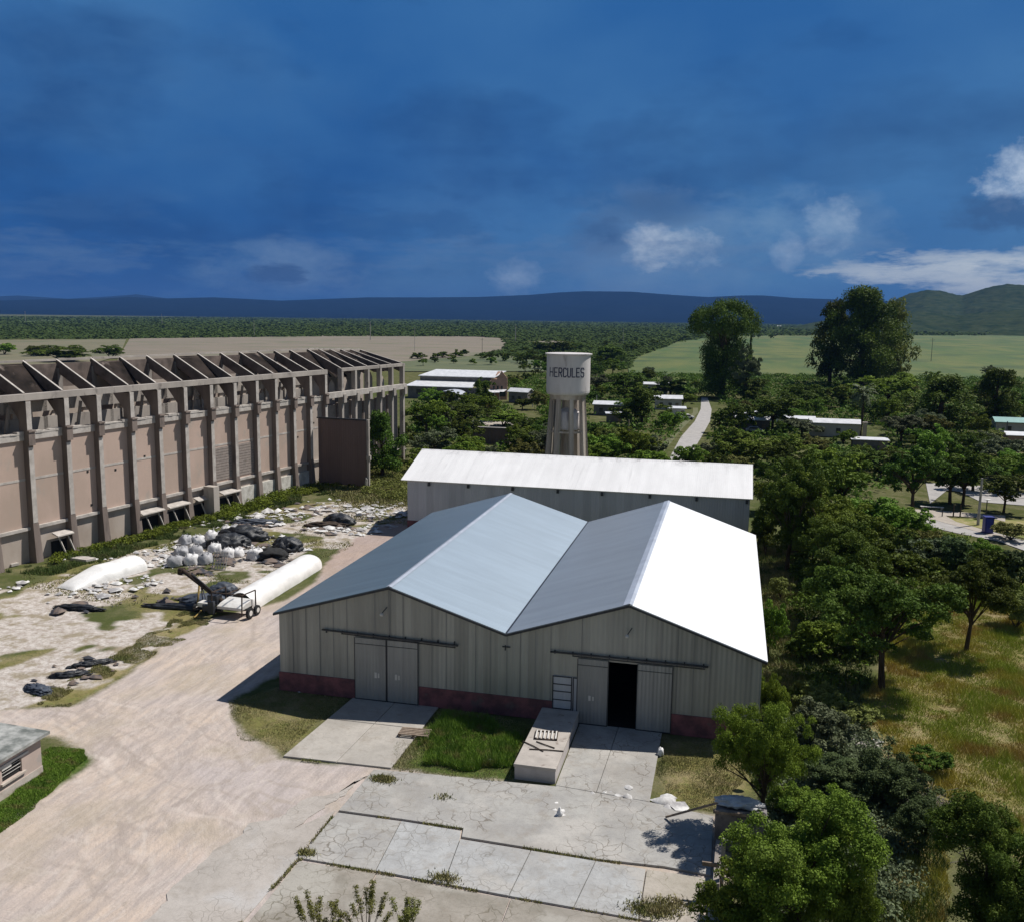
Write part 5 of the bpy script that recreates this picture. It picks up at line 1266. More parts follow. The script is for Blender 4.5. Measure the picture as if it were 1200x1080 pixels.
def lamp_post(px, py, ty, label, wd_=.14, arm=1.2, mat='pole', name='street_lamp', cat='street lamp', grp=None):
    p = G(px, py); h = htop(p, ty); t = thing(name, label, cat, tuple(p), 0, grp)
    mb = MB(); mb.tube([(0,0,0),(0,0,h)], [wd_, wd_*.7], 8); o1 = mb.build('shaft', M[mat]); o1.parent = t
    if arm: mb = MB(); mb.tube([(0,0,h-.2),(arm*.6,0,h+.1),(arm,0,h+.1)], .05, 6); o1 = mb.build('arm', M['steel']); o1.parent = t
    return t
lamp_post(1146, 615, 560, 'tall grey street pole between the playground and the blue cabin', .2, .8)
lamp_post(736, 528, 492, 'grey wooden pole in front of the trees behind the white shed', .18, 0, 'wood', 'pole', 'pole')
lamp_post(1178, 523, 494, 'dark pole in front of the teal roofed house', .16, 0, 'steel', 'pole', 'pole')
lamp_post(699, 475, 463, 'short white mast on the striped roof house', .1, 0, 'white_trim', 'mast', 'mast')
lamp_post(624, 477, 462, 'grey pole among bushes left of the water tank', .15, 0, 'pole', 'pole', 'pole')
for px, lb in ((1117, 'rust coloured play frame post, left of a pair on the sand'), (1125, 'rust coloured play frame post, right of a pair on the sand')):
    lamp_post(px, 605, 591, lb, .1, 0, 'rust', 'play_post', 'play post', 'play frame posts')
lamp_post(1104, 605, 596, 'short dark play post left of the rust coloured pair', .08, 0, 'steel', 'play_post', 'play post')
lp = G(1155, 607); t = thing('park_lamp', 'short lamp with a white disc top behind the blue cabin', 'lamp', tuple(lp))
mb = MB(); mb.tube([(0,0,0),(0,0,2.6)], .07, 8); o1 = mb.build('shaft', M['steel']); o1.parent = t
mb = MB(); mb.lathe((0,0,2.6), [(.1,0),(.45,.08),(.45,.14),(.1,.25)], 16); o1 = mb.build('lamp_shade', M['white_trim']); o1.parent = t
bp_ = G(1157, 624); t = thing('portable_toilet', 'deep blue portable cabin standing on the grass by the park path', 'cabin', tuple(bp_), .12)
mb = MB(); mb.box(-.55,.55,-.5,.5,.1,2.1); o1 = mb.build('body', M['blue_paint'], bevel=.04); o1.parent = t
mb = MB(); mb.box(-.6,.6,-.55,.55,2.11,2.22); mb.box(-.62,.62,-.6,.6,0,.09); o1 = mb.build('roof', M['blue_paint']); o1.parent = t
mb = MB(); mb.box(-.38,.38,-.56,-.505,.2,1.95); o1 = mb.build('door', simple('blue_door', (.03,.05,.30), (.02,.03,.2), 2, .5)); o1.parent = t
mb = MB(); mb.box(.2,.28,-.6,-.565,1.0,1.15); o2 = mb.build('handle', M['steel']); o2.parent = o1
bn = G(1092, 597); t = thing('park_bench', 'long pale bench under the park trees', 'bench', tuple(bn))
mb = MB(); mb.box(-1.6,1.6,-.25,.25,.42,.5); o1 = mb.build('seat', M['white_trim']); o1.parent = t
for x in (-1.3, 1.3): mb = MB(); mb.box(x-.1,x+.1,-.2,.2,0,.419); o1 = mb.build('leg', M['conc']); o1.parent = t
# parked pale car by the carport
cp = G(804, 491.5); t = thing('parked_car', 'pale parked car on the grass between the carport and the village road', 'car', tuple(cp), .3)
mb = MB(); mb.poly_extrude([(-2.1,-.85,.35),(2.1,-.85,.35),(2.1,-.85,.85),(1.3,-.85,.95),(.8,-.85,1.45),(-1.1,-.85,1.45),(-1.7,-.85,.95),(-2.1,-.85,.85)], (0,1.7,0)); o1 = mb.build('body', M['white_paint'], bevel=.08); o1.parent = t
mb = MB(); mb.poly_extrude([(.7,-.87,1.38),(-1.0,-.87,1.38),(-1.4,-.87,1.0),(1.1,-.87,1.0)], (0,.015,0)); mb.poly_extrude([(.86,-.7,1.4),(1.28,-.7,1.0),(1.28,.7,1.0),(.86,.7,1.4)], (.02,0,.02)); o1 = mb.build('window', M['glassd']); o1.parent = t
for x in (-1.3, 1.3):
    for y in (-.87, .67): mb = MB(); mb.tube([(x,y,.33),(x,y+.2,.33)], .33, 14); o1 = mb.build('wheel', M['rubber']); o1.parent = t
cp = G(884, 507); t = thing('parked_car', 'dark car with a pale roof parked before the dark fronted house', 'car', tuple(cp), 0)
mb = MB(); mb.poly_extrude([(-2.1,-.85,.35),(2.1,-.85,.35),(2.1,-.85,.85),(1.3,-.85,.95),(.8,-.85,1.45),(-1.1,-.85,1.45),(-1.7,-.85,.95),(-2.1,-.85,.85)], (0,1.7,0)); o1 = mb.build('body', M['shed_wall'], bevel=.08); o1.parent = t
mb = MB(); mb.poly_extrude([(.7,-.87,1.38),(-1.0,-.87,1.38),(-1.4,-.87,1.0),(1.1,-.87,1.0)], (0,.015,0)); o1 = mb.build('window', M['glassd']); o1.parent = t
for x in (-1.3, 1.3):
    for y in (-.87, .67): mb = MB(); mb.tube([(x,y,.33),(x,y+.2,.33)], .33, 14); o1 = mb.build('wheel', M['rubber']); o1.parent = t

# ================================================================== VEGETATION
def leaves(r, C, Rr, n, size, flat_up=.3, out=.7, droop=0.0, shell=.6, squash=.8):
    """n leaf clusters (rhombi) spread on clumps C (k,3) radii Rr; returns verts, quads, tint"""
    k = len(C); wts = Rr**2; wts = wts/wts.sum()
    ci = r.choice(k, n, p=wts)
    d = r.normal(size=(n, 3)); d /= np.linalg.norm(d, axis=1)[:, None]
    d[:, 2] = np.where(d[:, 2] < -.45, -d[:, 2]*.6, d[:, 2])
    rad = shell+(1-shell)*r.random(n)**.6
    P_ = C[ci]+d*(Rr[ci]*rad)[:, None]*np.array([1, 1, squash])
    P_[:, 2] -= droop*r.random(n)**2
    nr = d*out+r.normal(size=(n, 3))*.55+np.array([0, 0, flat_up])
    nr /= np.linalg.norm(nr, axis=1)[:, None]
    t = np.cross(nr, r.normal(size=(n, 3))); t /= np.linalg.norm(t, axis=1)[:, None]
    u = np.cross(nr, t); s_ = size*(.55+.9*r.random(n))
    a = t*s_[:, None]; b_ = u*(s_*.55)[:, None]
    bend = nr*(s_*.22)[:, None]
    V = np.stack([P_-a-bend, P_+b_, P_+a-bend, P_-b_], 1).reshape(-1, 3)
    Fq = np.arange(4*n).reshape(n, 4)
    ct_ = r.random(k)
    tint = np.clip(np.repeat(ct_[ci]*.65+r.random(n)*.35, 4), 0, 1)
    return V, Fq, tint
LOD = {'x': (70000, .0072, 240), 'n': (40000, .0100, 170), 'm': (9500, .0180, 110), 'f': (1900, .042, 40)}
def crown_clumps(r, kind, nc):
    C = []; R = []
    if kind in ('broad', 'dense', 'airy', 'bush'):
        # a few big limbs' worth of foliage (lobes), each carrying many small clumps: uneven outline with gaps
        nl = {'broad': 8, 'dense': 9, 'airy': 8, 'bush': 7}[kind]; lob = []
        cz, rz_, rx = {'broad': (.56, .29, .28), 'dense': (.50, .34, .25), 'airy': (.58, .25, .31), 'bush': (.30, .34, .26)}[kind]
        k = 0
        while len(lob) < nl:
            a = 2.4*k+r.normal()*.5; k += 1; e = r.uniform(-.85, .95) if kind != 'bush' else r.uniform(-.2, 1.0)
            q = rx*math.sqrt(max(0, 1-e*e*.9))*r.uniform(.65, 1.15)
            lob.append((math.cos(a)*q, math.sin(a)*q, cz+e*rz_*r.uniform(.75, 1.1), r.uniform(.15, .24)*(1.1 if kind in ('dense', 'bush') else .98)))
        lob.append((r.normal()*.04, r.normal()*.04, cz, .20 if kind != 'airy' else .13))
        while len(C) < nc:
            lx_, ly_, lz_, lr_ = lob[r.integers(len(lob))]
            d = r.normal(size=3); d /= np.linalg.norm(d)
            if d[2] < -.55: continue
            q = lr_*r.uniform(.55, 1.15)
            C.append([lx_+d[0]*q, ly_+d[1]*q, max(.06, lz_+d[2]*q*.8)]); R.append(r.uniform(.03, .085)*(1.15 if kind == 'bush' else 1))
        return np.array(C), np.array(R)
    while len(C) < nc:
        d = r.normal(size=3); d /= np.linalg.norm(d)
        if kind == 'tall':
            z = r.random(); prof_ = .16+.24*math.sin(PI*min(1, z*1.1+.08))**.8; a = r.random()*2*PI; q = prof_*math.sqrt(r.random())
            q *= .82+.25*math.sin(a*3+z*9)
            p = np.array([math.cos(a)*q*1.05, math.sin(a)*q*1.05, .12+z*.80]); rr = r.uniform(.05, .11)
        elif kind == 'cypress':
            z = r.random(); p = np.array([r.normal()*.10, r.normal()*.10, .08+z*.85]); p[:2] *= (1.1-z); rr = .12*(1.15-z)+.03
        else:      # big crown on a trunk veiled in creepers
            if len(C) < nc*.45:
                if d[2] < -.3: continue
                p = np.array([d[0]*.40, d[1]*.40, .72+d[2]*.20]); rr = r.uniform(.06, .12)
            else:
                a = r.random()*2*PI; z_ = r.uniform(.06, .74); q = (.30-.10*abs(z_-.1))*math.sqrt(r.random()); p = np.array([.03+math.cos(a)*q, math.sin(a)*q, z_]); rr = r.uniform(.07, .13)
        C.append(p); R.append(rr)
    return np.array(C), np.array(R)
LIB = {}
def lib(kind, lod, var):
    key = (kind, lod, var)
    if key in LIB: return LIB[key]
    r = np.random.default_rng(hash((kind, lod)) % 1000+var*17) if False else np.random.default_rng(sum(map(ord, kind+lod))+var*101)
    n, size, nc = LOD[lod]
    nc = int(nc*(1.25 if kind in ('tall', 'mushroom') else 1))
    C, R = crown_clumps(r, kind, nc)
    if kind == 'bush': n = int(n*.7)
    V, Fq, tint = leaves(r, C, R, n, size*(1.25 if kind == 'bush' else 1), squash=.75 if kind in ('broad', 'airy') else .95, droop=.05 if kind in ('tall', 'mushroom') else 0, shell=.35 if lod in 'nx' else .55)
    cm = np_mesh('crown', V, Fq, LM['mid'], tint)
    mb = MB()
    if kind != 'bush':
        th = {'broad': .42, 'airy': .40, 'dense': .35, 'tall': .6, 'cypress': .7, 'mushroom': .6}[kind]
        br = {'broad': .022, 'airy': .020, 'dense': .022, 'tall': .028, 'cypress': .03, 'mushroom': .035}[kind]
        lean = r.normal()*.03
        mb.tube([(0,0,-.01), (lean*.4, .01, th*.5), (lean, 0, th)], [br*1.3, br, br*.75], 8)
        for i in r.choice(len(C), min(len(C), 22 if lod != 'f' else 5), replace=False):
            c_ = C[i]; z0 = th*r.uniform(.55, 1)
            if kind == 'mushroom' and c_[2] < .5: continue
            st = (lean*z0/th, 0, min(z0, c_[2]-.02))
            mid_ = ((st[0]+c_[0])*.45, (st[1]+c_[1])*.45, st[2]*.45+c_[2]*.55)
            mb.tube([st, mid_, tuple(c_)], [br*.42, br*.26, br*.08], 5)
    else:
        for i in range(4): c_ = C[i]; mb.tube([(0,0,0), (c_[0]*.5, c_[1]*.5, c_[2]*.6), tuple(c_)], [.018, .012, .006], 5)
    tm = bpy.data.meshes.new('trunk'); tm.from_pydata(mb.v, [], mb.f); tm.materials.append(M['trunk'])
    LIB[key] = (cm, tm); return LIB[key]
TREES = []
def plant(p, w_, h, kind, lod, lm, label, cat='tree', name=None, group=None, var=None, rz=None, parts=True, sy=1.0):
    var = random.randrange(3) if var is None else var
    cm, tm = lib(kind, lod, var)
    name = name or {'bush': 'bush', 'cypress': 'cypress_tree'}.get(kind, 'tree')
    rz = random.uniform(0, 6.28) if rz is None else rz
    t = thing(name, label, cat, (p[0], p[1], 0), rz, group)
    for nm, me, ml in (('crown', cm, LM[lm]), ('trunk' if kind != 'bush' else 'stems', tm, M['trunk'])):
        if not parts and nm == 'stems': continue
        o = bpy.data.objects.new(nm, me); COL.objects.link(o); o.parent = t; o.scale = (w_, w_*sy, h)
        o.material_slots[0].link = 'OBJECT'; o.material_slots[0].material = ml
    TREES.append((p[0], p[1], w_*.35)); return t
def ptree(bx, by, ty, wpx, kind, lod, lm, label, sy=1.0, **k):
    p = G(bx, by); zc = proj(p)[2]; w_ = wpx/F*zc/.88; h = htop(p, ty)/.96
    return plant(p, w_, h, kind, lod, lm, label, sy=sy, **k)

# ---- close trees on the right
ptree(1033, 808, 648, 160, 'airy', 'n', 'dark', 'large dark spreading tree with visible trunk at the near edge of the dry meadow', var=0)
ptree(1132, 762, 648, 98, 'airy', 'n', 'dark', 'smaller spreading tree with forked trunk standing alone in the dry meadow', var=1)
ptree(985, 728, 610, 110, 'broad', 'n', 'dark', 'dark tree pressed behind the left side of the large spreading tree', var=2)
ptree(1040, 705, 605, 120, 'broad', 'm', 'dark', 'dark tree filling the gap behind the two spreading trees', var=0)
ptree(922, 668, 548, 86, 'dense', 'n', 'dark', 'tall dark tree closest to the right end of the white shed', var=1)
ptree(965, 672, 552, 120, 'broad', 'n', 'mid', 'mid green rounded tree right of the one by the shed end', var=0)
ptree(1015, 640, 556, 90, 'dense', 'm', 'mid', 'rounded green tree whose right side overlooks the park road', var=2)
ptree(950, 640, 528, 90, 'dense', 'm', 'dark', 'dark tree behind the tall one at the shed end', var=0)
ptree(985, 610, 522, 100, 'broad', 'm', 'mid', 'tree with a flat bright top behind the park road bend', var=1)
ptree(897, 650, 585, 40, 'bush', 'm', 'dark', 'dark bush filling the corner beside the right end of the white shed', cat='bush', var=0)
ptree(902, 600, 545, 44, 'bush', 'm', 'mid', 'mid green bush rising just behind the right end of the white shed', cat='bush', var=1)
ptree(910, 570, 530, 50, 'bush', 'm', 'dark', 'dark bush farther behind the right end of the white shed', cat='bush', var=2)
ptree(1060, 640, 585, 60, 'bush', 'm', 'mid', 'green bush hiding the start of the park road bend', cat='bush', var=2)
ptree(1010, 760, 700, 70, 'bush', 'm', 'dark', 'dark bush under the left side of the large spreading tree', cat='bush', var=2)
ptree(965, 770, 715, 70, 'bush', 'm', 'mid', 'mid green bush in the shade left of the large spreading tree', cat='bush', var=0)
# park trees
ptree(1069, 600, 520, 75, 'broad', 'm', 'dark', 'round dark park tree standing by the bend of the park road', var=1)
ptree(1113, 590, 522, 70, 'broad', 'm', 'dark', 'park tree with a straight dark trunk, left of two over the path', var=0)
ptree(1128, 592, 526, 66, 'broad', 'm', 'dark', 'park tree with a thick dark trunk, right of two over the path', var=2)
ptree(1176, 600, 552, 62, 'airy', 'm', 'dark', 'low wide park tree behind the blue cabin', var=1)
ptree(1192, 575, 520, 60, 'broad', 'm', 'mid', 'green tree at the right edge above the upper street', var=0)
ptree(1184, 632, 602, 46, 'bush', 'm', 'olive', 'olive shrub right of the blue cabin', cat='bush', var=1)
# shrubs below the park road
for a in ((1075,668,618,60,'grey','feathery grey green shrub below the park road bend'),(1118,672,614,72,'blue','dense blue green shrub in front of the park road'),(1160,690,628,60,'dark','dark shrub below the right end of the park road'),(1195,690,630,60,'blue','shrub at the right edge beneath the park road'),(1085,650,606,50,'olive','low green shrub touching the park road bend'),(1190,735,684,55,'olive','yellowish shrub at the right edge above the meadow'),(1150,668,622,46,'mid','green shrub between the blue green one and the road end')):
    ptree(a[0], a[1], a[2], a[3], 'bush', 'm', a[4], a[5], cat='bush')
# near right bushes
ptree(893, 972, 806, 112, 'dense', 'x', 'bright', 'bright green leafy tree at the right front corner of the warehouse', var=1)
ptree(905, 850, 765, 46, 'bush', 'n', 'bright', 'bright green creeper bush climbing the warehouse right wall', cat='bush', var=1)
ptree(900, 770, 690, 44, 'bush', 'm', 'mid', 'green bush against the middle of the warehouse right wall', cat='bush', var=2)
ptree(915, 700, 668, 34, 'bush', 'm', 'olive', 'yellow green bush in the shade right of the warehouse', cat='bush', var=0)
ptree(885, 1070, 975, 80, 'bush', 'n', 'mid', 'green bush beside the thin grey post', cat='bush', var=2)
ptree(935, 1110, 918, 185, 'dense', 'x', 'mid', 'big green tree crown rising from the bottom edge', var=1)
ptree(870, 1120, 1005, 110, 'bush', 'n', 'mid', 'green bush at the bottom edge left of the big crown', cat='bush', var=1)
ptree(985, 1120, 960, 90, 'bush', 'x', 'mid', 'green crown at the bottom edge right of the big one', cat='bush', var=0)
ptree(1150, 1140, 950, 170, 'dense', 'x', 'dark', 'dark leafed tree crown in the bottom right corner', var=2)
ptree(1215, 1160, 975, 150, 'dense', 'x', 'dark', 'dark crown cut by the right edge in the bottom corner', var=0)
ptree(1040, 945, 862, 92, 'bush', 'n', 'blue', 'large blue green broom like bush in the middle of the thicket', cat='bush', var=1)
ptree(985, 930, 880, 90, 'bush', 'n', 'blue', 'low blue green bush left of the large broom like one', cat='bush', var=2)
ptree(1075, 1000, 925, 70, 'bush', 'n', 'blue', 'blue green bush right below the large broom like one', cat='bush', var=0)
ptree(955, 880, 810, 84, 'bush', 'm', 'grey', 'grey green bush in the shaded thicket near the corner bush', cat='bush', var=0)
ptree(1000, 850, 812, 60, 'bush', 'm', 'olive', 'olive bush in front of the large spreading tree', cat='bush', var=1)
ptree(935, 960, 905, 60, 'bush', 'n', 'mid', 'mid green bush between the corner bush and the big crown', cat='bush', var=1)
ptree(1090, 905, 872, 50, 'bush', 'm', 'dark', 'dark low bush on the border of the dry meadow', cat='bush', var=2)
ptree(940, 770, 735, 40, 'bush', 'm', 'dark', 'dark bush in the tree shade right of the warehouse', cat='bush', var=1)
ptree(955, 830, 790, 60, 'bush', 'm', 'olive', 'olive bush lit at the edge of the tree shade', cat='bush', var=1)
# sapling in the foreground, airy twigs
for i, (bx, by, ty, w_, lb) in enumerate(((430,1125,1042,90,'small leafy sapling at the bottom edge, tallest of three'),(375,1135,1050,60,'small sapling at the bottom edge, leftmost of three'),(478,1125,1050,40,'small sapling at the bottom edge, rightmost of three'))):
    p = G(bx, by); r = np.random.default_rng(500+i); zc = proj(p)[2]; W_ = w_/F*zc; h = htop(p, ty)
    t = thing('sapling', lb, 'sapling', tuple(p), 0, 'saplings at the bottom edge')
    mb = MB(); C = []
    for k in range(16):
        a = r.random()*6.28; q = W_*.5*r.random(); top_ = (math.cos(a)*q, math.sin(a)*q, h*r.uniform(.55, 1)); mid_ = (top_[0]*.45, top_[1]*.45, top_[2]*.6)
        mb.tube([(0,0,0), mid_, top_], [.025,.015,.006], 4)
        for f_ in (.55, .7, .85, 1.0): C.append([mid_[j]*(1-f_)*1.2+top_[j]*(f_) if j < 2 else mid_[2]*(1-f_)+top_[2]*f_ for j in range(3)])
    C = np.array(C); V, Fq, tn = leaves(r, C, np.full(len(C), .16), 4200, .034, shell=.1)
    add_obj('crown', np_mesh('crown', V, Fq, LM['olive'], tn), parent=t)
    o1 = mb.build('stems', M['trunk']); o1.parent = t

# ---- along the old building and behind the shed
for a in ((448,558,482,60,'tall','m','dark','dark upright tree against the far end of the old frame building'),(420,545,500,30,'tall','m','dark','slim dark tree between the brown wall and the frame building end'),
 (470,535,488,40,'dense','m','dark','dark tree at the last pillar of the old frame building'),
 (500,512,466,56,'broad','m','mid','green spreading tree in front of the factory hall, left one'),(545,500,470,60,'broad','m','dark','dark spreading tree before the factory hall, middle one'),
 (565,482,442,36,'dense','m','dark','round dark tree standing against the brick gable'),(548,478,456,26,'dense','m','dark','small round tree left of the one by the brick gable'),
 (515,530,505,44,'bush','m','mid','bright round bush just behind the left end of the white shed'),(552,535,506,40,'bush','m','bright','light green bush beside the ruined shack'),
 (590,500,476,60,'bush','m','mid','wide green thicket bush below the brick gable'),(632,540,490,70,'dense','m','dark','dark tree to the left of the water tower legs'),
 (610,525,486,40,'dense','m','dark','dark tree behind the ruined shack'),(612,480,462,26,'dense','m','dark','dark round tree right of the small brown house'),
 (710,548,492,62,'dense','m','mid','green rounded tree right of the water tower legs'),(745,550,500,48,'broad','m','mid','green tree next to the wooden pole behind the shed'),
 (762,548,510,36,'airy','m','grey','thin leafed tree at the left side of the village road'),(752,500,450,70,'dense','m','dark','big dark tree between the striped roof house and the carport'),
 (733,470,434,60,'dense','m','dark','dark tree above the striped roof house'),(785,465,440,50,'dense','m','dark','dark tree left of the tall tree at the road end'),
 (800,478,455,34,'dense','m','mid','green tree overhanging the far end of the village road'),(700,462,436,50,'airy','m','grey','greyish tree right behind the water tank'),
 (856,532,492,50,'dense','m','mid','green tree at the right side of the village road, nearest one'),(862,510,464,50,'dense','m','dark','dark tree at the right side of the village road, middle one'),
 (830,543,516,24,'airy','m','grey','pale small tree at the right kerb of the village road'),(870,548,508,70,'bush','m','mid','green bush directly behind the right end of the white shed'),
 (905,508,460,64,'broad','m','dark','very dark round tree between the two houses right of the road'),(940,512,482,50,'dense','m','grey','grey green tree in front of the house with white walls'),
 (880,470,440,50,'dense','m','dark','dark tree at the meadow edge right of the tall road end tree'),(920,545,500,70,'broad','m','mid','mid green tree below the wide pale roof'),
 (960,548,518,64,'broad','m','mid','low green tree in front of the palm and pale roof'),(1005,560,524,70,'broad','m','dark','dark low tree beneath the low white sheet roof'),
 (1055,522,482,64,'broad','m','grey','domed grey green tree right of the palm'),(1090,560,498,70,'dense','m','mid','green tree right of the domed grey green one'),
 (1100,506,440,95,'tall','m','dark','wide dark tree mass at the meadow edge right of the tall tree'),(1165,500,432,70,'tall','m','dark','dark tree at the meadow edge above the teal roof'),
 (1198,495,448,50,'dense','m','mid','green tree behind the teal roofed house'),(1040,480,436,80,'broad','m','bright','bright topped tree below the tall tree'),
 (985,478,444,50,'dense','m','mid','green tree just below the left foot of the tall tree'),(950,480,440,60,'dense','m','dark','dark tree at the meadow edge left of the tall tree'),
 (1155,525,500,40,'bush','m','olive','yellowish bush left of the dark pole'),(1140,575,536,60,'broad','m','dark','dark tree above the upper street'),
 (1168,560,526,56,'dense','m','mid','green tree right of the dark one over the upper street'),(1048,560,524,60,'dense','m','dark','dark tree left of the park trees'),
 (75,424,402,80,'bush','m','dark','dark thicket beyond the old building roof near the left edge'),(130,420,402,40,'bush','m','dark','dark bush right of the thicket beyond the old building roof'),(45,418,398,30,'bush','m','dark','small dark bush left of the thicket beyond the roof'),(5,416,398,30,'bush','m','mid','green bush at the very left edge beyond the roof'),
 (648,416,396,50,'bush','m','dark','dark thicket right of the ploughed field tip'),(710,425,398,50,'bush','m','dark','dark thicket left of the green meadow'),(672,412,398,44,'bush','m','dark','dark bush between two thickets beyond the water tank'),
 (540,418,406,22,'bush','f','dark','small dark bush at the lower edge of the ploughed field, right one'),(520,420,410,24,'bush','f','dark','small dark bush at the lower edge of the ploughed field, middle one'),(490,421,411,22,'bush','f','dark','small dark bush at the lower edge of the ploughed field, left one')):
    nm = 'bush' if a[4] == 'bush' else 'tree'
    ptree(*a[:8], cat=nm)
# landmark trees
ptree(845, 466, 353, 78, 'mushroom', 'n', 'dark', 'very tall dark tree with a mushroom crown at the end of the village road', var=0, rz=0)
ptree(1008, 455, 338, 108, 'tall', 'n', 'dark', 'tallest broad tree with a ragged pointed top in front of the right hills', var=0, rz=1.0)
ptree(1042, 452, 350, 60, 'tall', 'm', 'olive', 'tall tree joined to the right flank of the tallest one', var=1)
ptree(972, 452, 352, 60, 'tall', 'm', 'dark', 'tall tree joined to the left flank of the tallest one', var=2)
ptree(878, 440, 388, 12, 'cypress', 'm', 'dark', 'slim dark cypress right of the mushroom crowned tree', var=0)
ptree(872, 470, 405, 34, 'airy', 'm', 'grey', 'thin greyish tree below the slim cypress', var=0)
# palm
pp_ = G(1008, 517); ph = htop(pp_, 462)
pt_ = thing('palm_tree', 'palm tree with drooping grey green fronds above the gate pillars', 'palm tree', tuple(pp_))
mb = MB(); mb.tube([(0,0,0),(.1,0,ph*.5),(0,0,ph)], [.4,.3,.28], 10); o1 = mb.build('trunk', M['trunk']); o1.parent = pt_
r = np.random.default_rng(5); V = []; Fq = []
for k in range(46):
    a = r.random()*2*PI; e = r.uniform(-.5, 1.3); Ln = 3.6; prev = np.array([0, 0, ph]); d = np.array([math.cos(a)*math.cos(e), math.sin(a)*math.cos(e), math.sin(e)])
    side = np.array([-math.sin(a), math.cos(a), 0])
    for s_ in range(7):
        nxt = prev+d*Ln/7; w_ = .55*math.sin(PI*(s_+1)/8)+.1
        for sg in (-1, 1):
            b0 = len(V); V += [prev, nxt, nxt+side*sg*w_-np.array([0,0,.3*w_+.1])]; Fq.append((b0, b0+1, b0+2))
        prev = nxt; d = d+np.array([0,0,-.26]); d /= np.linalg.norm(d)
add_obj('crown', np_mesh('crown', np.array(V), np.array(Fq), LM['grey'], np.random.default_rng(1).random(len(V))), parent=pt_)

# ---- woodland fillers, individual trees
def fill(pix, n, sizes, kinds, lod, lms, label, group, avoid=(), mind=4.0, nm='tree', pw=.0):
    poly = gp(*pix); bb = np.array(poly); cnt = 0; tr = 0
    av = [gp(*a) for a in avoid]
    while cnt < n and tr < n*60:
        tr += 1
        # sample evenly over the picture area so that far rows stay filled
        u = random.uniform(min(p[0] for p in pix), max(p[0] for p in pix)); v = random.uniform(min(p[1] for p in pix), max(p[1] for p in pix))
        q = G(u, v); x, y = q[0], q[1]
        if not inpoly(np.array([x]), np.array([y]), poly)[0]: continue
        if any(inpoly(np.array([x]), np.array([y]), a)[0] for a in av): continue
        if any((x-a)**2+(y-b)**2 < (mind+c_*.5)**2 for a, b, c_ in TREES): continue
        h = random.uniform(*sizes); k = random.choice(kinds)
        plant((x, y), h*random.uniform(.95, 1.5), h, k, lod, random.choice(lms), label, cat=nm, group=group, name=nm, parts=(lod != 'f'))
        cnt += 1
    return cnt
ROADS = [((764,548),(780,528),(792,508),(806,490),(814,462),(842,462),(848,492),(836,515),(825,548)), ((1015,590),(1100,560),(1200,560),(1260,590),(1260,670),(1150,645),(1060,625),(1015,606)),
 ((690,500),(690,478),(732,478),(732,500)), ((765,497),(765,470),(812,470),(808,497)), ((866,512),(866,490),(895,490),(895,512)), ((950,518),(950,498),(1040,505),(1040,532)), ((1168,532),(1168,500),(1240,500),(1240,532)),
 ((476,474),(476,455),(600,455),(640,490),(606,528),(560,500),(600,490),(590,474)), ((560,525),(560,508),(592,508),(592,525)), ((650,545),(650,520),(690,520),(690,545))]
fill(((478,540),(482,470),(640,440),(700,436),(820,440),(1210,445),(1210,520),(1210,560),(1010,560),(870,560),(478,560)), 118, (4.5, 8.0), ['dense', 'broad', 'bush', 'dense'], 'm', ['dark', 'dark', 'mid', 'mid', 'grey', 'olive'], 'one of the many mixed green trees packed around the village houses behind the sheds', 'woodland trees around the village', ROADS, 3.0)
fill(((600,442),(600,418),(640,408),(800,404),(800,430),(740,442)), 30, (5, 9), ['dense', 'broad', 'bush'], 'f', ['dark', 'dark', 'mid'], 'one of the dark trees scattered between the water tank and the green meadow', 'trees beyond the water tank', (((735,428),(745,418),(790,402),(815,397),(830,440),(740,450)),), 5.0)
fill(((480,462),(480,424),(560,417),(600,414),(640,410),(640,440),(600,460)), 34, (4, 7), ['dense', 'bush'], 'f', ['dark', 'mid', 'dark'], 'one of the low trees between the factory hall and the ploughed field', 'trees beyond the factory hall', (((476,474),(476,430),(595,430),(600,474)),), 4.0)
fill(((940,660),(940,620),(1000,600),(1050,620),(1060,680),(980,700)), 7, (4, 7), ['broad', 'dense'], 'm', ['dark', 'dark', 'mid'], 'one of the dark trees massed between the warehouse right wall and the park road', 'dark trees right of the warehouse', (), 3.0)
fill(((850,412),(850,393),(1000,390),(1200,388),(1200,394),(1000,396),(880,400)), 26, (6, 10), ['bush', 'dense'], 'f', ['dark', 'grey'], 'one of the small dark trees along the far edge of the green meadow', 'trees along the far meadow edge', (), 10.0)

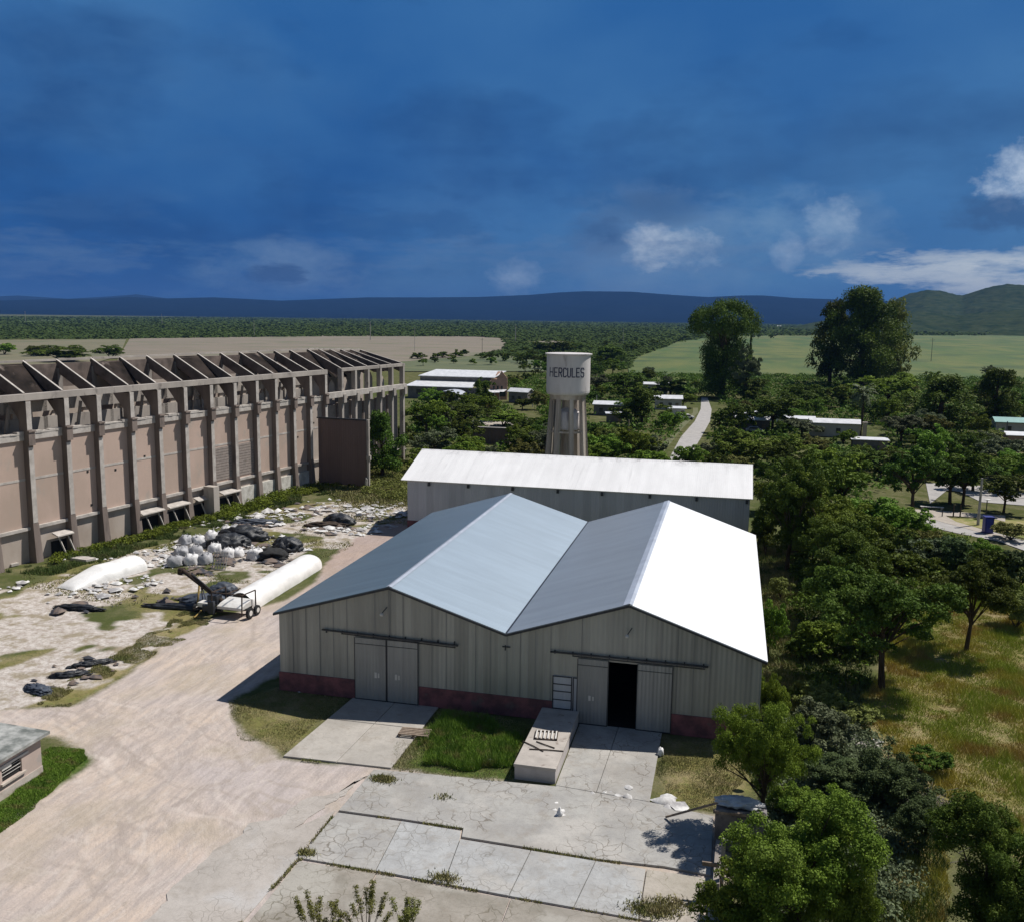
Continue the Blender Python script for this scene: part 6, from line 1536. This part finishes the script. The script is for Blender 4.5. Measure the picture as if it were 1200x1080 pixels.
# ---- far-off scrub plain: one uncountable mass
def far_scrub():
    r = np.random.default_rng(77); VV = []; FF = []; TT = []
    P_ = []
    n = 68000
    yy = 372.6+np.abs(r.random(n))**1.15*60; xx = r.uniform(-60, 1260, n)
    d = FW[None]+RT[None]*((xx-PX)/F)[:, None]+UP[None]*((PY-yy)/F)[:, None]
    ok = d[:, 2] < -.0035
    d = d[ok]; t = -HC/d[:, 2]; X = d[:, 0]*t; Y = d[:, 1]*t
    keep = (Y > 330) & (Y < 8500)
    for f_ in (((-400,399),(140,397.5),(400,394.5),(560,395),(584,397),(594,403),(592,411),(560,418),(480,425),(300,437),(100,441),(-400,441)), ((738,427),(746,418),(790,403),(815,398),(860,394),(1400,393),(1400,449),(1090,449),(930,441),(900,451),(740,449)),
        ((440,423),(590,417),(640,425),(640,436),(470,436)), ((626,401.5),(650,400.5),(672,402),(664,405),(634,405)), ((20,377),(70,375.5),(72,377.5),(22,379.5)), ((476,474),(476,428),(600,428),(620,474))):
        keep &= ~inpoly(X, Y, gp(*f_))
    X = X[keep]; Y = Y[keep]
    cl = fbm(X, Y, 260, 5, 3); k2 = (cl > .36) | (r.random(len(X)) < .35); X = X[k2]; Y = Y[k2]
    s_ = np.clip(Y*.0042, 1.6, 18)*r.uniform(.7, 1.4, len(X)); hh = s_*r.uniform(.35, .8, len(X)); hh = np.minimum(hh, 7)
    m_ = 15; n = len(X)
    dd = r.normal(size=(n, m_, 3)); dd /= np.linalg.norm(dd, axis=2)[..., None]; dd[..., 2] = np.abs(dd[..., 2])
    C = np.stack([X, Y, np.zeros(n)], -1)[:, None]+dd*np.stack([s_, s_, hh], -1)[:, None]*r.uniform(.75, 1.05, (n, m_, 1))
    nr = dd*.7+r.normal(size=dd.shape)*.25+np.array([0, 0, 1.0]); nr /= np.linalg.norm(nr, axis=2)[..., None]
    tt = np.cross(nr, r.normal(size=dd.shape)); tt /= np.linalg.norm(tt, axis=2)[..., None]; uu = np.cross(nr, tt)
    q = (s_*.36)[:, None, None]
    qh = np.minimum(q, 2.6)
    V = np.stack([C-tt*q, C+uu*q*.7, C+tt*q, C-uu*q*.7], 2)
    V[..., 2] = np.clip(V[..., 2], 0, (hh*1.25)[:, None, None])
    V = V.reshape(-1, 3); Fq = np.arange(len(V)).reshape(-1, 4)
    tint = np.repeat(np.clip(r.random(n)*.7+.15, 0, 1), m_*4)
    print('far scrub quads', len(Fq))
    me = np_mesh('far_scrub', V, Fq, LM['dark'], tint); me.materials[0] = leaf_mat('foliage_far', (.044,.068,.022), (.072,.098,.032), (.052,.074,.026), .1)
    return tag(add_obj('far_woodland', me), 'low dark green scrub woodland stretching over the plain to the hills', 'woodland', kind='stuff')
far_scrub()

# ---- understorey: low scrub between the trees (uncountable)
def scrub(name, polys, n, size, hgt, lm, label, seed, avoid=(), leaf=.16, per=26):
    r = np.random.default_rng(seed); pts = []
    ps = [gp(*p) if not isinstance(p, list) else p for p in polys]; av = [gp(*a) if not isinstance(a, list) else a for a in avoid]
    for p in ps:
        bb = np.array(p); m_ = 0; k = n//len(ps)
        X = r.uniform(bb[:,0].min(), bb[:,0].max(), k*12); Y = r.uniform(bb[:,1].min(), bb[:,1].max(), k*12)
        ok = inpoly(X, Y, p)
        for a in av: ok &= ~inpoly(X, Y, a)
        X = X[ok][:k]; Y = Y[ok][:k]; pts.append(np.stack([X, Y], -1))
    Pp = np.concatenate(pts); n = len(Pp)
    s_ = r.uniform(.5, 1.2, n)*size
    C = np.concatenate([Pp, (hgt*r.uniform(.15, .5, n))[:, None]], 1)
    V, Fq, tn = leaves(r, C, s_, n*per, leaf, shell=.4, squash=hgt/size*.5)
    V[:, 2] = np.maximum(V[:, 2], .01)
    return tag(add_obj(name, np_mesh(name, V, Fq, LM[lm], tn)), label, 'undergrowth', kind='stuff')
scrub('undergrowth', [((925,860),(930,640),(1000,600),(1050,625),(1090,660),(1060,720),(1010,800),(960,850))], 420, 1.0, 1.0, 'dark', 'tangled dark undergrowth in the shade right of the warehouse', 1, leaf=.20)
scrub('undergrowth', [((880,1080),(900,930),(880,870),(905,840),(1010,850),(1070,930),(1070,1080))], 520, .8, .9, 'grey', 'grey green undergrowth between the bushes in the right foreground', 2, leaf=.10, per=50)
scrub('undergrowth', [((1050,640),(1060,610),(1120,632),(1200,665),(1220,700),(1160,705),(1080,700))], 420, 1.1, 1.5, 'mid', 'tall weeds below the park road', 3, leaf=.18)
scrub('undergrowth', [((478,548),(482,470),(640,440),(820,440),(1210,445),(1210,560),(1010,590),(870,560))], 5200, 2.2, 2.4, 'dark', 'low green undergrowth between the village trees', 4, ROADS, leaf=.42, per=16)
scrub('undergrowth', [[(BA+BB*y+1.3, y) for y in (84, 110, 140)]+[(BA+BB*y+3.4+.02*(y-84), y) for y in (140, 110, 84)]], 260, .7, .8, 'mid', 'green weeds growing along the foot of the old frame building', 5, leaf=.12, per=60)
scrub('undergrowth', [((385,560),(430,580),(475,590),(478,545),(470,530),(440,535))], 420, .9, .9, 'olive', 'weeds on the rough ground past the brown clad wall', 6, leaf=.15, per=40)
scrub('undergrowth', [gp((240,598),(280,580),(370,548),(385,562),(330,590),(260,612))], 220, .9, 1.2, 'mid', 'bushy weeds near the whitewashed feet of the old frame building', 8, leaf=.14, per=50)

# ---- grass blades
def grass(name, poly, n, h, wd_, mat, label, seed, avoid=(), clump=.0, lean=.35, thresh=None):
    r = np.random.default_rng(seed); p = poly if isinstance(poly, list) else gp(*poly); bb = np.array(p)
    X = r.uniform(bb[:,0].min(), bb[:,0].max(), n*4); Y = r.uniform(bb[:,1].min(), bb[:,1].max(), n*4)
    wx = X+(fbm(X, Y, 3, seed)-.5)*2; wy = Y+(fbm(X, Y, 3, seed+5)-.5)*2
    ok = inpoly(wx, wy, p)
    if thresh: ok &= fbm(X, Y, thresh[0], seed+9) > thresh[1]
    for a in avoid: ok &= ~inpoly(X, Y, a if isinstance(a, list) else gp(*a))
    X = X[ok][:n]; Y = Y[ok][:n]; n = len(X)
    hh = h*r.uniform(.4, 1.25, n)*(.12+1.5*np.clip(fbm(X, Y, 2.2, seed+3)*1.9-.45, 0, 1)); a = r.random(n)*2*PI; wv = wd_*r.uniform(.6, 1.4, n)
    t = np.stack([np.cos(a), np.sin(a), np.zeros(n)], -1); B = np.stack([X, Y, np.full(n, -.04)], -1)
    ln = r.normal(size=(n, 2))*lean*hh[:, None]
    T = B+np.concatenate([ln, hh[:, None]], 1)
    V = np.stack([B-t*wv[:, None], B+t*wv[:, None], T], 1).reshape(-1, 3)
    return tag(add_obj(name, np_mesh(name, V, np.arange(3*n).reshape(n, 3), mat, np.repeat(r.random(n), 3))), label, 'grass', kind='stuff')
grass('grass', ((515,838),(490,893),(560,905),(600,902),(612,862),(560,842)), 34000, .46, .017, M['g_lush'], 'lush green grass between the two driveways', 1, avoid=((((462,901),(478,880),(500,870),(495,901)),)))
grass('grass', ((262,820),(290,868),(332,884),(415,812),(327,806)), 22000, .09, .014, M['g_verge'], 'thin dry grass at the left corner of the warehouse', 2)
grass('grass', ((488,822),(458,900),(602,918),(640,848)), 22000, .16, .014, M['g_verge'], 'shorter yellowish grass round the lush patch between the driveways', 14)
grass('grass', ((775,868),(778,940),(850,952),(880,905),(880,862)), 22000, .12, .014, M['g_verge'], 'dry trodden grass right of the ramp', 3)
grass('grass', ((-30,980),(0,975),(40,945),(80,912),(108,886),(90,876),(50,880),(48,905),(0,940),(-40,960)), 40000, .13, .016, M['g_lush'], 'green grass around the small pink hut', 4, [[(-47, 30), (HX, 30), (HX, HY1), (-47, HY1)]])
grass('grass', ((0,828),(85,826),(140,795),(190,762),(235,738),(255,722),(215,715),(170,745),(110,785),(40,815)), 34000, .12, .018, M['g_verge'], 'thin verge grass between the pale slabs and the dirt yard', 5, thresh=(4, .45))
grass('grass', [(BA+BB*y+1.0, y) for y in (80, 150)]+[(BA+BB*y+6.5, y) for y in (150, 80)], 80000, .40, .028, M['g_dark'], 'green grass strip at the foot of the old frame building', 6, thresh=(6, .40))
grass('grass', ((40,690),(190,720),(300,680),(480,620),(480,590),(300,600),(180,640),(0,680)), 15000, .15, .05, M['g_verge'], 'sparse grass among the litter and pale slabs', 7, thresh=(5, .52))
grass('grass', ((1010,830),(1060,720),(1100,690),(1200,690),(1420,700),(1500,1000),(1190,990),(1100,930),(1040,870)), 330000, .36, .018, M['g_dry'], 'yellow and brown dry meadow grass with greener patches', 8)
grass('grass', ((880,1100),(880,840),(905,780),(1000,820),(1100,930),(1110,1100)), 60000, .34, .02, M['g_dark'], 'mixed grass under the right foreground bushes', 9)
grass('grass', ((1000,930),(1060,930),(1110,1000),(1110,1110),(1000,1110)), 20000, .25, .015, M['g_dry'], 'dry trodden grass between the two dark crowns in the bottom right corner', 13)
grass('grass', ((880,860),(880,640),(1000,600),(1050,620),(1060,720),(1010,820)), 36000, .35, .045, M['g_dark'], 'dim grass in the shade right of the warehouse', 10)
grass('grass', ((400,600),(380,572),(430,545),(480,560),(480,592)), 14000, .35, .07, M['g_verge'], 'rough grass beside the rear shed', 11)
grass('grass', ((885,700),(890,640),(930,650),(940,700),(930,800),(960,850),(905,850)), 22000, .4, .04, M['g_verge'], 'sunlit yellow green grass along the right wall of the warehouse', 12)
# joints and cracks with weeds in the apron
jn = [((397,951),(543,971)),((541,981),(700,1008)),((700,1008),(775,1018)),((350,1007),(450,1023.5)),((450,1023.5),(545,1041.5)),((545,1041.5),(750,1079)),((258,1108),(350,1007)),((395,951),(352,1004)),((332,888),(600,918))]
V = []; r = np.random.default_rng(9)
for a, b_ in jn:
    A = G(*a)[:2]; B_ = G(*b_)[:2]; Ln = np.linalg.norm(B_-A); n = int(Ln*90)
    u = r.random(n); q = A+(B_-A)*u[:, None]+r.normal(size=(n, 2))*.05
    k = fbm(q[:,0], q[:,1], 1.6, 55) > .5; q = q[k]
    for x, y in q:
        h = r.uniform(.05, .2); an = r.random()*6.28; dx, dy = math.cos(an)*.03, math.sin(an)*.03
        V += [(x-dx, y-dy, 0), (x+dx, y+dy, 0), (x+r.normal()*.05, y+r.normal()*.05, h)]
for cx_, cy_, n, sp in ((449,914,1500,.55),(765,1067,1600,.9),(790,1060,500,.8),(520,935,120,.5),(520,1030,500,.6),(360,1000,300,.4)):
    c0 = G(cx_, cy_)
    for _ in range(n):
        x, y = c0[0]+r.normal()*sp*.6, c0[1]+r.normal()*sp*.35; h = r.uniform(.08, .3); an = r.random()*6.28; dx, dy = math.cos(an)*.035, math.sin(an)*.035
        V += [(x-dx, y-dy, .04), (x+dx, y+dy, .04), (x+r.normal()*.08, y+r.normal()*.08, h)]
V = np.array(V); tag(add_obj('weeds', np_mesh('weeds', V, np.arange(len(V)).reshape(-1, 3), M['g_verge'], r.random(len(V)))), 'weeds sprouting from the joints of the concrete apron', 'weeds', kind='stuff')
# cut branches heap
bc = G(1092, 955); r = np.random.default_rng(12); mb = MB()
for k in range(420):
    x, y = r.normal()*1.1, r.normal()*1.5; a = r.random()*PI; ln = r.uniform(.3, 1.2); z = max(.05, .55-.12*(x*x+y*y))*r.uniform(.3, 1.1)
    d = (math.cos(a)*ln/2, math.sin(a)*ln/2); mb.tube([(x-d[0], y-d[1], z-.1), (x+d[0], y+d[1], z+r.uniform(-.1, .25))], .018, 3, cap=False)
o1 = mb.build('branch_pile', simple('dry_twigs', (.20,.18,.16), (.12,.105,.095), 3, .9)); o1.location = tuple(bc); tag(o1, 'grey heap of cut dry branches on the meadow border', 'branch pile', kind='stuff')
lump('pale_rock', 1008, 872, 1.2, .8, .25, M['ledge'], 81, 'pale rubble lump showing in the undergrowth before the spreading tree', 'rubble', amp=.4, ridged=True)

# ================================================================== HILLS
def ridge(name, prof_, dist, depth, mat, seed, base=-5, yb=None):
    xs_ = np.arange(prof_[0][0], prof_[-1][0], 5.0 if dist > 6000 else 2.2); ty = np.interp(xs_, [p[0] for p in prof_], [p[1] for p in prof_])
    rows = 26 if dist > 6000 else 90; V = []
    for j in range(rows+1):
        u = j/rows
        for x, y in zip(xs_, ty):
            d = ray(x, y); hd = math.hypot(d[0], d[1]); H_ = HC+d[2]/hd*dist; dx, dy = d[0]/hd, d[1]/hd
            if u <= .6:
                q = u/.6; rr = dist-depth*(1-q); z = base+(H_-base)*(q**1.15)*(.75+.25*q)
            else:
                q = (u-.6)/.4; rr = dist+depth*q; z = H_-(H_-base)*q**1.2
            X, Y = dx*rr, dy*rr
            nz = mnoise.fractal(Vector((X/600, Y/600, seed)), .9, 2.0, 6)
            gully = abs(mnoise.noise(Vector((X/350+3, Y/900, seed+4))))
            z += (nz*.10-.10*gully)*(H_-base)*math.sin(PI*min(1, u/.6))*(1 if u < .6 else .2)
            if dist < 6000:
                g2 = abs(mnoise.noise(Vector((X/190+5, Y/420, seed+7)))); g3 = mnoise.noise(Vector((X/42, Y/42, seed)))
                z += (-g2*26+g3*7)*math.sin(PI*min(1, u/.6))*(1 if u < .6 else .1) + (mnoise.noise(Vector((X/17, Y/17, 3)))*3.0 if u < .62 else 0)
            V.append((X, Y, z))
    n = len(xs_); idx = np.arange((rows+1)*n).reshape(rows+1, n)
    Fq = np.stack([idx[:-1,:-1], idx[:-1,1:], idx[1:,1:], idx[1:,:-1]], -1).reshape(-1, 4)
    me = np_mesh(name, np.array(V), Fq, mat); me.polygons.foreach_set('use_smooth', [True]*len(me.polygons))
    return tag(add_obj(name, me), kind='structure')
HM = simple('cloud_shaded_forest_ridge', (.004, .009, .014), (.007, .013, .018), .004, .95, 0, 0)  # cloud shadow on the forested ridge put into its base colour
HM2 = simple('scrubby_hillside', (.020, .036, .018), (.050, .064, .032), .03, .95, 0, 0, c3=(.012, .024, .012), s3=.06)
ridge('far_ridge', ((-260,352),(-100,349),(0,352),(60,350),(110,350),(150,347.5),(190,349.5),(250,348),(330,352),(380,350),(430,348),(500,348),(560,347.5),(620,345),(655,342),(685,340.5),(740,341),(790,345),(830,347.5),(870,345.5),(895,345.5),(930,348.5),(990,350.5),(1060,353),(1200,356),(1460,358)), 12500, 3600, HM, 2)
ridge('distant_mountain', ((-260,346),(-60,350),(20,346),(80,350),(130,347),(160,344.5),(200,350),(320,356)), 19000, 3000, HM, 8)
ridge('near_hill', ((1015,384),(1035,366),(1050,351),(1065,344.5),(1085,340),(1102,341),(1118,345),(1128,346.5),(1145,341),(1165,335.5),(1180,333),(1200,334.5),(1240,340),(1300,336),(1400,350),(1460,360)), 4600, 1700, HM2, 5)
ridge('foothill', ((930,383),(960,377),(1000,372),(1040,366),(1080,366),(1120,370),(1160,366),(1220,362),(1300,366),(1460,372)), 3300, 1000, HM2, 11)

# ================================================================== haze
hz = MB(); hz.box(-21000, 21000, -60, 23500, -8, 620)
hm = bpy.data.materials.new('thin_blue_haze'); hm.use_nodes = True; nt = hm.node_tree
nt.nodes.remove(nt.nodes['Principled BSDF'])
pv = N(nt, 'ShaderNodeVolumePrincipled'); pv.inputs['Color'].default_value = (.10, .25, .62, 1); pv.inputs['Density'].default_value = .000048
pv.inputs['Anisotropy'].default_value = 0.0
L(nt, pv.outputs[0], nt.nodes['Material Output'].inputs['Volume'])
tag(hz.build('haze', hm), 'thin blue air over the plain', 'haze', kind='stuff')
